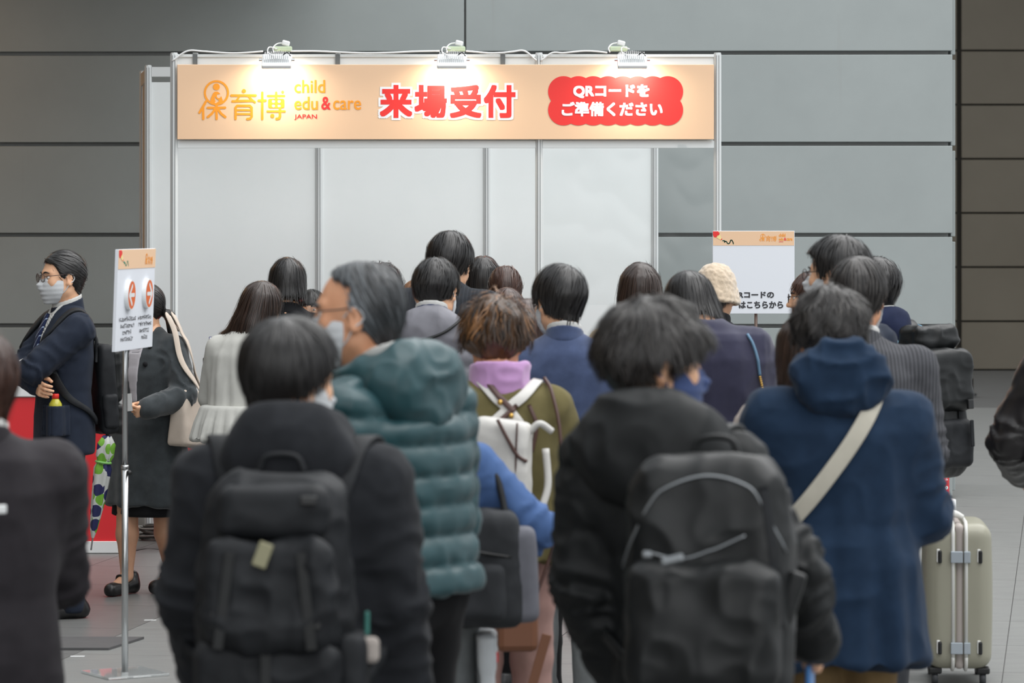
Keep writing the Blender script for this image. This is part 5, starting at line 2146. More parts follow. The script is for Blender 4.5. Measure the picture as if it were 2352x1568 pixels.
# ------------------------------------------------------------------ front row: young man with the black backpack (front left)
p = person('person in black hooded jacket and black backpack, front left, white mask loop showing', 672, 1060, 722, rot=-4, lean=(0.0, 0.03), yaw=-48, pitch=10, arms=('pocket', 'down'),
           hair=('crop', 'black', dict(vol=0.026, side=0.012, low=-0.125, slen=0.13, lift=0.004, seed=2, over_ears=True, mess=0.12)), mask=M_MASK, sw=0.19, hs=0.98, hfwd=0.03, hx=-0.04)
dressed(p, M_BLACKCOT, M_BLACKTR, 0.74, suit_disp(p, 1.0, 0.010), fx=1.14, fy=1.22, slv=(0.082, 0.074, 0.058), shoulder=0.072, blend=0.05)
wear_hood(p, M_BLACKCOT, drop=-0.01, size=0.96, up=-0.02)
backpack(p, 'black backpack with many pockets and a pale tag on the front-left person', M_BAGBLK, 0.33, 0.56, 0.18, 0.76, -0.150, sx_=0.13, wob=0.013, parts=(
    pocket((0.0, -0.115, 0.03), (0.135, 0.05, 0.115), 0.035, M_BAGBLK, wob=0.014),
    pocket((0.0, -0.095, -0.17), (0.15, 0.05, 0.10), 0.03, M_BAGBLK, wob=0.012),
    bbox_((-0.085, -0.168, 0.02), (0.022, 0.006, 0.20), M_BAGGLOSS, 'webbing', 0.002, 0.12),
    bbox_((0.085, -0.168, 0.02), (0.022, 0.006, 0.20), M_BAGGLOSS, 'webbing', 0.002, -0.12),
    bbox_((0.0, -0.15, -0.17), (0.022, 0.006, 0.17), M_BAGGLOSS, 'webbing', 0.002),
    pocket((0.005, -0.08, 0.20), (0.115, 0.05, 0.055), 0.03, M_BAGBLK, 'top_pocket'),
    pocket((0.165, -0.02, -0.15), (0.03, 0.06, 0.10), 0.022, M_BAGBLK, 'side_pocket'),
    zipline([(-0.13, -0.15, 0.10), (-0.06, -0.17, 0.14), (0.06, -0.17, 0.14), (0.13, -0.15, 0.10)], M_BLACKP, 0.004),
    bstrap([(-0.10, -0.1, 0.26), (-0.10, -0.16, 0.10), (-0.10, -0.14, -0.1), (-0.10, -0.12, -0.25)], 0.022, M_BAGGLOSS),
    bstrap([(0.10, -0.1, 0.26), (0.10, -0.16, 0.10), (0.10, -0.14, -0.1), (0.10, -0.12, -0.25)], 0.022, M_BAGGLOSS),
    bbox_((-0.005, -0.172, 0.115), (0.030, 0.006, 0.052), plain('tag_yellow', '8d8a6e', 0.6), 'tag', 0.003, 0.35),
    bbox_((0.085, -0.145, 0.225), (0.035, 0.012, 0.02), M_BLACKP, 'buckle'),
    bbox_((-0.10, -0.16, -0.02), (0.03, 0.014, 0.035), M_BLACKP, 'buckle'),
    bbox_((0.10, -0.16, -0.02), (0.03, 0.014, 0.035), M_BLACKP, 'buckle'),
    bbox_((-0.13, -0.14, -0.245), (0.012, 0.012, 0.02), M_RED, 'red_pull'),
    bbox_((0.20, -0.03, -0.085), (0.042, 0.03, 0.055), fabric('pouch_grey', 'a8a09a', 0.8), 'pouch', 0.012),
    bbox_((0.195, -0.03, -0.03), (0.010, 0.010, 0.05), plain('pull_green', '2f6a62', 0.5), 'green_pull', 0.004)))

# ------------------------------------------------------------------ elderly man in the teal down jacket
p = person('grey-haired man in teal quilted down jacket, white mask and glasses, facing left', 928, 930, 594, rot=52, lean=(0, 0.09), yaw=30, pitch=2, arms=('low', 'low'),
           hair=('grey', 'grey', dict(vol=0.008, side=0.007, low=-0.10, slen=0.07, lift=0.002, seed=3, grey=1, mess=0.12, comb=(0, -0.9, 0))), skin_m=SKIN_B, mask=M_MASK,
           glasses=plain('frame_dark', '3a3030', 0.3), eyes=True, sw=0.185, hs=1.06, hfwd=0.035)
wear_top(p, M_TEAL, 0.93, 'down_jacket', dsum(baffles(p, 0.017, 0.074, 0.085, 0.93), wrinkle(0.004, (16, 16, 8), 2)), fx=1.16, fy=1.30, slv=(0.090, 0.086, 0.062), shoulder=0.08, blend=0.05, slen=1.02)
wear_hood(p, M_TEAL, wrinkle(0.012, (10, 10, 14), 6.0), drop=-0.01, size=0.98, up=-0.035)
shirt_collar(p, M_WHITECL, None, 0.035)
wear_trousers(p, M_BLACKTR)
wear_shoes(p, M_SHOE)

# ------------------------------------------------------------------ young man in black puffer with the zipped backpack (front, right of middle)
p = person('person in black hooded puffer with navy mask and wavy hair, head turned right', 1603, 1040, 694, rot=-12, lean=(-0.118, 0.03), yaw=-64, pitch=4,
           arms=('pocket', ((0.255, 0.10, 0.553), (0.4, -1, 0.0), 'grip', (-1, 0.25, 0))),
           hair=('fringe', 'soft', dict(vol=0.031, side=0.007, low=-0.078, slen=0.085, lift=0.012, seed=5, wave=0.010, curl=0.6, mess=0.8, fly=0.012)), mask=M_MASKN, sw=0.168, hs=1.02, hfwd=0.03)
dressed(p, M_BLACKNYL, M_BLACKTR, 0.80, dsum(baffles(p, 0.012, 0.16, 0.14, 0.8), wrinkle(0.010, (9, 9, 10), 4), elbow_creases(p, 0.008)), name='puffer_jacket', fx=1.05, fy=1.22, slv=(0.078, 0.074, 0.056), shoulder=0.072, blend=0.05)
wear_hood(p, M_BLACKNYL, wrinkle(0.010, (9, 9, 12), 7.0), drop=0.0, size=1.12, up=-0.045)
c_ = backpack(p, 'black coated backpack with silver zips on the person in the black puffer', M_BAGGLOSS, 0.36, 0.52, 0.20, 0.83, -0.165, sx_=0.125, xc=0.07, wob=0.010, parts=(
    pocket((0.0, -0.085, -0.10), (0.165, 0.06, 0.14), 0.05, M_BAGGLOSS, wob=0.010),
    zipline([(-0.17, -0.05, 0.02), (-0.12, -0.12, 0.16), (0.0, -0.12, 0.235), (0.11, -0.12, 0.19), (0.165, -0.06, 0.06)], M_ZIP, 0.003),
    zipline([(-0.12, -0.16, 0.055), (-0.03, -0.175, 0.045), (0.09, -0.165, 0.10)], M_ZIP, 0.003),
    bbox_((-0.055, -0.155, 0.043), (0.05, 0.012, 0.018), M_ZIP, 'zip_pull', 0.005, -0.25),
    bbox_((-0.11, -0.145, 0.052), (0.022, 0.012, 0.016), M_ZIP, 'zip_pull', 0.005),
    bbox_((0.175, -0.03, -0.05), (0.035, 0.03, 0.14), M_BAGGLOSS, 'side_strap', 0.008, 0.3),
    bstrap([(0.13, -0.1, 0.20), (0.16, -0.11, 0.05), (0.17, -0.09, -0.1)], 0.02, M_BAGBLK)))
for i in range(5):
    wl_ = sk_pt = project(p['top'], np.array([(-0.16 + 0.07 * i, -0.25, 0.815)], F32), 0.004)[0]
    bm = bmesh.new()
    bmesh.ops.create_uvsphere(bm, u_segments=10, v_segments=8, radius=0.011)
    for v_ in bm.verts:
        v_.co = Vector((v_.co.x * 1.5, v_.co.y * 0.6, v_.co.z)) + Vector(wl_)
    bm_obj('metal_stud', bm, M_CHROME, p['e'], True)
ph_, o_ = thing_at(p, 'phone', 'blue-edged phone held in the lowered hand of the black puffer person', 'phone', p['WR'] + np.array((-0.015, 0.03, -0.12)))
box('phone_body', (0, 0, 0), (0.012, 0.075, 0.14), plain('phone_blue', '4a86c8', 0.3), ph_, 0.005)
box('phone_screen', (-0.0065, 0, 0), (0.001, 0.066, 0.125), M_BLACKP, ph_)

# ------------------------------------------------------------------ man in the long navy coat with the cream strap
p = person('person in long navy hooded coat with a cream strap across the back', 1935, 830, 660, rot=4, lean=(-0.02, 0.02), pitch=14, arms=('phone', ((0.10, 0.24, 0.61), (0.75, -0.45, -0.9), 'hold', (-0.6, -0.5, 0.6))),
           hair=('crop', 'soft', dict(vol=0.032, side=0.014, low=-0.085, slen=0.07, lift=0.010, seed=7, wave=0.010, mess=0.9, curl=0.5, fly=0.01)), sw=0.19, hfwd=0.03, skin_m=SKIN_B)
dressed(p, M_NAVYCOAT, M_KHAKI, 0.625, dsum(drape(0.011, 1.25, 0.62, 7, 1.0), suit_disp(p, 2.0, 0.009)), name='coat', fx=1.16, fy=1.22, slv=(0.090, 0.086, 0.062), flare=0.03, shoulder=0.066, blend=0.06)
wear_hood(p, M_NAVYCOAT, wrinkle(0.016, (7, 7, 20), 2.2, 2.5), drop=-0.075, size=0.90, up=0.035)
tf = p['top']
b_, o_ = thing_at(p, 'shoulder_bag', 'small tan shoulder bag on a wide cream strap worn by the navy coat person', 'bag', (-0.235, 0.03, 0.98))
pts = np.array([(0.12, 0.10, 1.36), (0.095, 0.0, 1.42), (0.075, -0.09, 1.36), (0.0, -0.15, 1.24), (-0.09, -0.16, 1.12), (-0.165, -0.12, 1.03), (-0.20, -0.06, 0.985)])
strap_on('strap', tf, pts, 0.046, 0.004, 0.012, M_STRAPW, b_, 40, o_)
box('bag_body', (0, 0.04, -0.03), (0.07, 0.20, 0.15), M_TANLEA, b_, 0.02)
box('flap', (-0.037, 0.04, 0.0), (0.006, 0.19, 0.09), M_BRLEA, b_, 0.003)
bm = bmesh.new()
bmesh.ops.create_uvsphere(bm, u_segments=12, v_segments=8, radius=0.013)
for v_ in bm.verts:
    v_.co += Vector((0.01, -0.07, -0.05))
bm_obj('clasp', bm, M_CHROME, b_, True)
box('buckle', (0.03, -0.075, 0.02), (0.05, 0.012, 0.022), M_BLACKP, b_, 0.003)

# ------------------------------------------------------------------ woman with streaked curly hair, olive jacket, white leather backpack
p = person('woman in olive jacket and lilac scarf with streaked curly hair', 1165, 720, 682, rot=6, lean=(-0.03, 0.04), yaw=-8, pitch=16, arms=('phone', ((0.10, 0.27, 0.60), (1.0, -0.3, -0.45), 'hold', (-0.6, -0.5, 0.6))),
           hair=('crop', 'streak', dict(vol=0.036, side=0.022, low=-0.085, slen=0.09, lift=0.016, seed=9, wave=0.014, curl=0.7, mess=0.9, fly=0.02, streaks=0.48, over_ears=True, comb=(0, 0.2, 0))), sw=0.17, hfwd=0.03, skin_m=SKIN_B)
dressed(p, M_OLIVE, M_ROSE, 0.76, dsum(suit_disp(p, 3.0, 0.005), drape(0.008, 1.0, 0.76, 6, 2)), fx=1.12, fy=1.15, slv=(0.080, 0.072, 0.055), flare=0.015, shoulder=0.068, blend=0.05)
f, lo, hi = band_sdf(p, -0.045, 0.075, 0.082, 0.020, 0.15)
blob('scarf', f, lo, hi, 0.008, M_LILAC, p['e'], wrinkle(0.008, (10, 10, 22), 1.0))
e, o = thing_at(p, 'backpack', 'white leather backpack with brown trim on the woman in olive', 'backpack', (-0.05, -0.22, 0.88), 'backpacks')
cw = np.array((-0.055, -0.225, 1.05))
Rb = rot_y(math.radians(7)) @ rot_z(math.radians(-20))


def wbag(P):
    q = (P - cw.astype(F32)) @ Rb
    t = np.clip((q[:, 2] + 0.17) / 0.36, 0, 1)
    q = q * np.stack([1 / (1 - 0.30 * t), 1 / (1 - 0.15 * t), np.ones_like(t)], 1).astype(F32)
    return rbox(q, (0, 0, 0), (0.125, 0.065, 0.18), 0.035)


blob_at('pack', wbag, cw - 0.24, cw + 0.24, 0.009, M_WHLEA, e, o, wrinkle(0.004, (9, 9, 9), 3))
tf = p['top']
for pts, w_, m_ in (([(0.10, -0.02, 1.36), (0.05, -0.10, 1.31), (-0.02, -0.14, 1.25), (-0.06, -0.16, 1.22)], 0.034, M_WHLEA), ([(-0.11, -0.02, 1.37), (-0.06, -0.10, 1.31), (0.0, -0.14, 1.25), (0.045, -0.15, 1.18)], 0.034, M_WHLEA),
                    ([(-0.08, -0.06, 1.35), (-0.03, -0.12, 1.29), (0.01, -0.14, 1.25)], 0.018, M_BRLEA), ([(0.02, -0.13, 1.27), (-0.05, -0.15, 1.21), (-0.09, -0.17, 1.17), (-0.05, -0.2, 1.10)], 0.014, M_BRLEA),
                    ([(0.06, -0.12, 1.27), (0.085, -0.14, 1.20), (0.07, -0.16, 1.12)], 0.012, M_BRLEA)):
    strap_on('strap', tf, pts, w_, 0.007, 0.006 if m_ is M_WHLEA else 0.014, m_, e, 22, o)
for q_ in ((-0.035, -0.15, 1.285), (0.0, -0.17, 1.245), (0.048, -0.175, 1.17), (0.055, -0.18, 1.145), (-0.07, -0.19, 1.19)):
    bm = bmesh.new()
    bmesh.ops.create_uvsphere(bm, u_segments=10, v_segments=8, radius=0.009)
    pr = project(tf, np.array([q_], F32), 0.020)[0] - o
    for v_ in bm.verts:
        v_.co += Vector(pr)
    bm_obj('stud', bm, M_GOLD, e, True)
V, Q = tube_arr(np.array([(-0.06, -0.285, 1.23), (-0.03, -0.30, 1.17), (0.0, -0.305, 1.12), (0.03, -0.305, 1.10)]) - o, 0.006, 18, 6)
mk('brown_cord', V, Q, M_BRLEA, e)
V, Q = tube_arr(np.array([(0.0, -0.30, 1.22), (-0.005, -0.305, 1.1), (-0.005, -0.30, 0.90)]) - o, 0.003, 18, 6)
mk('seam', V, Q, M_BRLEA, e)
V, Q = tube_arr(np.array([(0.045, -0.25, 1.19), (0.075, -0.26, 1.215), (0.115, -0.25, 1.19)]) - o, 0.011, 14, 8)
mk('strap_end', V, Q, M_WHLEA, e)
V, Q = tube_arr(np.array([(0.105, -0.16, 1.13), (0.11, -0.18, 1.02), (0.09, -0.20, 0.95)]) - o, 0.012, 14, 8)
mk('side_strap', V, Q, M_WHLEA, e)
e, o = thing_at(p, 'satchel', 'tan brown satchel hanging low by the rose trousers', 'bag', (0.01, -0.21, 0.52))
box('bag_body', (0, 0, 0.05), (0.13, 0.06, 0.14), M_TANLEA, e, 0.02)
V, Q = tube_arr(np.array([(-0.05, -0.01, 0.12), (-0.02, 0.06, 0.30), (0.05, 0.06, 0.28), (0.055, -0.01, 0.12)]), 0.008, 18, 8)
mk('handle', V, Q, M_BRLEA, e)
V, Q = tube_arr(np.array([(0.06, -0.20, 0.64), (0.14, -0.17, 0.88), (0.155, -0.14, 1.15), (0.135, -0.08, 1.30), (0.12, 0.0, 1.345)]) - o, 0.006, 24, 8)
mk('shoulder_cord', V, Q, M_BRLEA, e)
box('strap', (0.055, -0.02, -0.09), (0.03, 0.006, 0.26), M_TANLEA, e, 0.002, R=Matrix.Rotation(0.28, 3, 'Y'))

# ------------------------------------------------------------------ short person in bright blue, mostly behind the teal jacket
p = person('short person in bright blue jacket half hidden behind the teal down jacket', 985, 800, 812, rot=2, lean=(0.0, 0.02), pitch=14, arms=('phone', ((0.24, 0.08, 0.56), (1.0, -0.5, 0.1), 'grip', (-1, 0, 0))), hair=('bob', 'darkbrown', dict(len=-0.13, vol=0.018, seed=4)), sw=0.16)
dressed(p, M_BLUEJK, M_GREYTR, 0.72, suit_disp(p, 5.0, 0.005), fx=1.1, slv=(0.078, 0.075, 0.05), shoulder=0.066)
e, o = thing_at(p, 'shoulder_bag', 'dark grey zipped bag with a light grey end panel carried by the blue jacket person', 'bag', (0.20, -0.09, 0.70))
f = lambda P: rbox(P, (0.155, -0.11, 0.86), (0.105, 0.085, 0.165), 0.04, rot_y(-0.05))
blob_at('bag_body', f, (-0.0, -0.25, 0.64), (0.32, 0.03, 1.08), 0.009, M_BAGDK, e, o, wrinkle(0.007, (9, 9, 9), 8))
f = lambda P: rbox(P, (0.262, -0.10, 0.845), (0.045, 0.075, 0.135), 0.025, rot_y(-0.05))
blob_at('end_panel', f, (0.18, -0.22, 0.66), (0.34, 0.03, 1.02), 0.009, M_BAGGREY, e, o, wrinkle(0.004, (9, 9, 9), 2))
f = lambda P: rbox(P, (0.135, -0.17, 0.80), (0.085, 0.045, 0.085), 0.03)
blob_at('front_pocket', f, (0.02, -0.25, 0.68), (0.25, -0.1, 0.92), 0.009, M_BAGDK, e, o, wrinkle(0.005, (9, 9, 9), 4))
V, Q = tube_arr(np.array([(0.06, -0.20, 0.93), (0.14, -0.205, 0.915), (0.23, -0.19, 0.90)]) - o, 0.005, 14, 6)
mk('zip', V, Q, M_BLACKP, e)
V, Q = tube_arr(np.array([(0.10, -0.12, 1.01), (0.14, -0.06, 1.12), (0.19, -0.06, 1.12), (0.22, -0.12, 1.0)]) - o, 0.010, 18, 8)
mk('handle', V, Q, M_BAGBLK, e)
e, o = thing_at(p, 'plastic_bag', 'thin white plastic carrier bag hanging beside the grey trousers', 'bag', (0.165, 0.0, 0.26))
f = lambda P: rbox(P, (0.165, 0.0, 0.46), (0.026, 0.10, 0.21), 0.012)
blob_at('bag_body', f, (0.1, -0.15, 0.22), (0.24, 0.15, 0.70), 0.010, fabric('plastic_white', 'd7dce0', 0.3, 0.03, 200, 0.1, 0, spec=0.6), e, o, wrinkle(0.009, (12, 12, 6), 4))
box('red_print', (0.022, -0.085, 0.345), (0.02, 0.012, 0.03), M_RED, e, 0.004)

# ------------------------------------------------------------------ man in the blue blazer
p = person('man in textured blue blazer and grey trousers, dark side-parted hair', 1297, 620, 603, rot=-3, yaw=30, pitch=12, arms=('phone', ((0.13, 0.25, 0.60), (1.0, -0.4, -0.5), 'hold', (-0.6, -0.5, 0.6))),
           hair=('crop', 'black', dict(vol=0.021, side=0.003, low=-0.088, slen=0.11, lift=0.004, seed=12, mess=0.2, crown=(0.03, -0.07, 0.10), whorl=(0.03, -0.07, 0.10))), mask=M_MASK, sw=0.19, hs=1.03)
dressed(p, M_BLUEBLZ, M_GREYTR, 0.76, suit_disp(p, 6.0, 0.004), fx=1.1, fy=1.1, slv=(0.078, 0.068, 0.052), shoulder=0.07)
shirt_collar(p, M_WHITECL, M_BLUEBLZ, 0.012)

# ------------------------------------------------------------------ man in the grey hooded quilted vest
p = person('man in grey hooded quilted vest with white collar and mask loops', 992, 560, 586, rot=-2, pitch=18, yaw=-16, arms=('phone', 'phone'), hair=('crop', 'black', dict(vol=0.019, side=0.003, low=-0.072, slen=0.06, lift=0.006, seed=14, mess=0.5)), mask=M_MASK, sw=0.185, hs=1.03)
dressed(p, M_GREYNYL, M_BLACKTR, 0.80, dsum(baffles(p, 0.012, 0.075, 0.075, 0.8)), name='quilted_vest', fx=1.12, fy=1.15, slv=(0.078, 0.07, 0.05), shoulder=0.07)
shirt_collar(p, M_WHITECL, fabric('navy_collar', '2a3556', 0.85), 0.045)
wear_hood(p, M_GREYNYL, wrinkle(0.008, (9, 9, 12), 9.0), drop=0.0, size=1.0, up=-0.065)
pts = np.array([(-0.15, -0.10, 1.375), (-0.06, -0.18, 1.36), (0.05, -0.18, 1.39), (0.13, -0.10, 1.45)])
C = project(p['hoodf'], catmull(pts, 24), 0.006)
V, Q = tube_arr(C, 0.006, 24, 6, False)
mk('hood_piping', V, Q, M_BLACKP, p['e'])

# ------------------------------------------------------------------ tall man in dark pinstripe
p = person('tall man in dark pinstripe suit, the highest head before the booth', 1012, 520, 541, rot=-14, H=1.85, hz=-0.065, hfwd=0.06, lean=(0.0, 0.05), pitch=22, arms=('phone', 'phone'), hair=('crop', 'black', dict(vol=0.024, side=0.010, low=-0.10, slen=0.09, lift=0.006, seed=15, mess=0.35)), sw=0.185, hs=1.03)
dressed(p, M_PINDARK, M_BLACKTR, 0.80, suit_disp(p, 8.0), fx=1.06, fy=1.12, slv=(0.074, 0.066, 0.052), shoulder=0.066)
shirt_collar(p, M_WHITECL, M_PINDARK)

# wavy-haired man half hidden behind the elderly man, and a light-haired woman
p = person('person with wavy black hair peeking out right of the grey-haired man', 873, 500, 603, rot=5, arms=('phone', 'phone'), hair=('fringe', 'black', dict(vol=0.028, side=0.016, low=-0.10, slen=0.06, lift=0.012, seed=16, wave=0.008, curl=0.6, mess=0.7)))
dressed(p, M_BLACKSUIT, M_BLACKTR, 0.80, suit_disp(p, 9.0))
shirt_collar(p, M_WHITECL, M_BLACKSUIT)
p = person('woman with long light-brown hair behind the man in the grey vest', 958, 460, 636, rot=0, yaw=10, arms=('phone', 'phone'), hair=('long', 'light', dict(len=-0.30, vol=0.016, seed=17, slen=0.2, w=0.092)), sw=0.155)
dressed(p, M_TRENCH, M_BLACKTR, 0.80, suit_disp(p, 10.0), fx=0.92)

# women with straight and tied hair near the booth post
p = person('woman with straight black hair beside the tall man, parted at the crown', 1110, 442, 581, rot=-4, arms=('phone', 'phone'), hair=('long', 'black', dict(len=-0.30, vol=0.013, seed=18, slen=0.2, w=0.090, part=0.001, mess=0.08)), sw=0.155)
dressed(p, M_BLACKSUIT, M_BLACKTR, 0.78, suit_disp(p, 11.0), fx=0.92)
p = person('woman with smooth reddish-brown tied-back hair in front of the booth', 1160, 462, 604, rot=4, arms=('phone', 'phone'), hair=('tied', 'brown', dict(vol=0.012, side=0.009, low=-0.10, slen=0.09, seed=19, tz=-0.03, mess=0.05)), sw=0.155)
dressed(p, M_DARKJK, M_BLACKTR, 0.78, suit_disp(p, 12.0), fx=0.92)
p = person('person with brown hair just behind the streaked curls', 1165, 482, 651, rot=0, pitch=10, arms=('phone', 'phone'), hair=('bob', 'brown', dict(len=-0.14, vol=0.014, seed=20, slen=0.13, mess=0.12)), sw=0.155)
dressed(p, M_BLACKSUIT, M_BLACKTR, 0.78, suit_disp(p, 13.0), fx=0.92)
p = person('person with dark reddish hair peeking out left of the blue blazer man', 1212, 590, 675, rot=-6, pitch=12, arms=('phone', 'phone'), hair=('bob', 'brown', dict(len=-0.16, vol=0.014, seed=21, slen=0.14, mess=0.12)), sw=0.15)
dressed(p, M_BLACKSUIT, M_BLACKTR, 0.76, suit_disp(p, 14.0), fx=0.9)

# ------------------------------------------------------------------ counter side: blouse and black-jacket women, staff member
p = person('woman in cream blouse with ruffled hem and shoulder-length dark hair at the counter', 548, 480, 634, rot=-16, lean=(0.045, 0.06), yaw=-22, pitch=14, roll=12, arms=('phone', 'phone'), hair=('long', 'darkbrown', dict(len=-0.235, vol=0.014, seed=22, slen=0.22, w=0.098, swx=-0.06, mess=0.16, fly=0.016, flare=0.008)), sw=0.155)
wear_top(p, M_BLOUSE, 0.94, 'blouse', dsum(drape(0.006, 1.35, 0.94, 8, 1.0), wrinkle(0.003, (7, 7, 6), 4)), fx=1.0, fy=1.12, slv=(0.066, 0.062, 0.05), flare=0.022)
kk = p['k']
zs_p = np.array([0.80, 0.88, 0.955, 0.965])
f = lambda P: loft(P, zs_p, np.array([0.255, 0.235, 0.205, 0.195]) * kk, np.array([0.205, 0.185, 0.155, 0.145]) * kk, None, None, 2.2, 0.01)
blob('ruffle', f, (-0.32, -0.27, 0.76), (0.32, 0.27, 1.0), 0.009, M_BLOUSE, p['e'], drape(0.011, 0.965, 0.80, 19, 0.4))
wear_trousers(p, M_BLACKTR)
wear_shoes(p, M_SHOE)
p = person('woman with rounded black bob and black jacket at the counter', 660, 450, 585, rot=2, pitch=10, arms=('phone', 'phone'), hair=('bob', 'black', dict(len=-0.105, round=0.22, vol=0.017, seed=23, slen=0.15, w=0.100, mess=0.10)), sw=0.165)
dressed(p, M_BLACKSUIT, M_BLACKTR, 0.78, suit_disp(p, 15.0), fx=1.05, slv=(0.07, 0.06, 0.05))
shirt_collar(p, None, M_BLACKSUIT)
p = person('staff member behind the counter, face half showing beside the elderly man', 716, 392, 657, rot=172, arms=('low', 'low'), hair=('fringe', 'black', dict(vol=0.014, side=0.01, low=-0.105, slen=0.07, seed=24, mess=0.15)), sw=0.155, eyes=True, group='reception staff')
dressed(p, M_BLACKSUIT, M_BLACKTR, 0.78, None, fx=0.92)

# ------------------------------------------------------------------ trench woman, cardigan woman, person in the fluffy hat
p = person('woman in beige trench coat with long straight brown hair', 1470, 520, 597, rot=3, arms=('phone', 'phone'), hair=('long', 'darkbrown', dict(len=-0.225, vol=0.016, seed=25, slen=0.22, w=0.105, mess=0.06, flare=0.012)), sw=0.165)
dressed(p, M_TRENCH, M_BLACKTR, 0.60, dsum(suit_disp(p, 16.0), drape(0.01, 1.0, 0.6, 7)), name='trench_coat', fx=1.08, slv=(0.078, 0.068, 0.055), flare=0.02, shoulder=0.066)
f, lo, hi = band_sdf(p, -0.05, 0.03, 0.085, 0.012, 0.25)
blob('coat_collar', f, lo, hi, 0.009, M_TRENCH, p['e'])
p = person('woman in dark navy cardigan with black bob, leaning left, gold chain strap', 1662, 610, 617, rot=10, H=1.72, hz=-0.06, hfwd=0.03, lean=(-0.075, 0.05), pitch=26, roll=-8, arms=('phone', 'low'), hair=('bob', 'black', dict(len=-0.095, round=0.15, vol=0.018, seed=26, slen=0.16, w=0.104, mess=0.10, flare=0.006)), sw=0.165)
dressed(p, M_CARDI, M_BLACKTR, 0.84, dsum(wrinkle(0.006, (4, 4, 13), 3.3, 3), elbow_creases(p, 0.006)), name='cardigan', fx=1.16, fy=1.28, slv=(0.084, 0.075, 0.055), shoulder=0.056, blend=0.06)
e, o = thing_at(p, 'chain_bag', 'small black bag on a gold chain and blue cord over the navy cardigan', 'bag', (0.20, 0.06, 0.80))
C = project(p['top'], catmull([(0.075, -0.04, 1.40), (0.105, -0.11, 1.33), (0.125, -0.14, 1.27)], 16), 0.006)
V, Q = tube_arr(C - o, 0.0055, 16, 6, False)
mk('cord', V, Q, plain('cord_blue', '5b7d98', 0.6), e)
C2 = project(p['top'], catmull([(0.125, -0.14, 1.265), (0.150, -0.14, 1.18), (0.165, -0.13, 1.08), (0.19, -0.06, 0.95), (0.205, 0.03, 0.88)], 44), 0.006)
links = []
for i, c in enumerate(C2):
    bm = bmesh.new()
    bmesh.ops.create_icosphere(bm, subdivisions=1, radius=0.0062)
    for v_ in bm.verts:
        v_.co = v_.co + Vector(c - o)
    bm_obj('chain_link', bm, M_GOLD, e, True)
box('bag_body', (0.01, 0.0, 0.02), (0.06, 0.18, 0.13), M_BLACKP, e, 0.015)
p = person('person in cream fluffy bucket hat and black jacket before the notice sign', 1630, 500, 601, rot=0, lean=(0.02, 0.03), hairtop=0.03, pitch=6, yaw=-25, arms=('phone', 'phone'), hair=('crop', 'darkbrown', dict(vol=0.010, seed=27, slen=0.06)), sw=0.165)
dressed(p, M_BLACKSUIT, M_BLACKTR, 0.78, suit_disp(p, 18.0), fx=1.1)
wear_band(p, M_BLACKSUIT, -0.03, 0.05, 0.075, 'coat_collar', t=0.010)


def hat_sdf(P):
    zs = [-0.045, -0.02, 0.03, 0.06, 0.10, 0.128, 0.145]
    d = loft(P, zs, [0.118, 0.112, 0.098, 0.094, 0.080, 0.058, 0.030], [0.138, 0.132, 0.118, 0.114, 0.098, 0.074, 0.04], [-0.012] * 7, None, 2.1, 0.015)
    return smax(d, -ell(P, (0, -0.01, -0.02), (0.095, 0.115, 0.06)), 0.01)


V, Q = nets(hat_sdf, (-0.16, -0.19, -0.07), (0.16, 0.17, 0.17), 0.006)
V = V + vnormals(V, Q) * (0.003 * vnoise(V * 90) + 0.003 * vnoise(V * 45))[:, None].astype(F32)
mk('hat', p['hx'](V), Q, M_FLUFF, p['e'])
f = lambda P: ell(P, p['SR'] + np.array((-0.05, -0.03, 0.045)), (0.030, 0.03, 0.014))
blob('pink_patch', f, p['SR'] - 0.12, p['SR'] + 0.12, 0.010, plain('pink_lining', 'e38a97', 0.7), p['e'])

# ------------------------------------------------------------------ group on the right
p = person('man in grey pinstripe suit behind the navy coat, ear showing on the right', 1985, 680, 586, rot=2, lean=(-0.02, 0.03), yaw=-16, pitch=8, arms=('phone', ((0.10, 0.25, 0.61), (0.6, -0.6, -0.9), 'hold', (-0.6, -0.5, 0.6))), hair=('crop', 'soft', dict(vol=0.022, side=0.009, low=-0.095, slen=0.08, lift=0.007, seed=30, mess=0.35, crown=(0.0, -0.06, 0.10), whorl=(0.0, -0.06, 0.10))), mask=M_MASK, sw=0.187, skin_m=SKIN_B)
dressed(p, M_PINGREY, M_DKGREYTR, 0.80, suit_disp(p, 20.0, 0.005), fx=1.10, fy=1.12, slv=(0.074, 0.066, 0.055), shoulder=0.058)
shirt_collar(p, M_WHITECL, M_PINGREY)
p = person('tall man with glasses and dark hair facing left at the back of the right group', 1948, 640, 543, rot=48, lean=(0, 0.04), yaw=16, arms=('phone', 'phone'), hair=('crop', 'black', dict(vol=0.026, side=0.012, low=-0.10, slen=0.08, lift=0.008, seed=31, mess=0.35, comb=(0, -0.3, 0))), mask=M_MASK, glasses=plain('frame_black', '1d1b1c', 0.3), eyes=True, sw=0.185)
dressed(p, M_NAVYSUIT, M_BLACKTR, 0.80, suit_disp(p, 21.0), fx=1.05)
shirt_collar(p, M_WHITECL, M_NAVYSUIT)
p = person('man in navy jacket with pale blue stripes wearing a large black backpack', 2022, 545, 588, rot=38, lean=(0, 0.03), yaw=0, arms=('phone', 'phone'), hair=('crop', 'black', dict(vol=0.022, side=0.010, low=-0.095, slen=0.07, lift=0.007, seed=32, mess=0.4)), sw=0.20)
dressed(p, M_STRIPED, M_BLACKTR, 0.78, suit_disp(p, 22.0, 0.005), fx=1.2, fy=1.2, slv=(0.085, 0.075, 0.055), shoulder=0.075)
shirt_collar(p, M_WHITECL, None, 0.02)
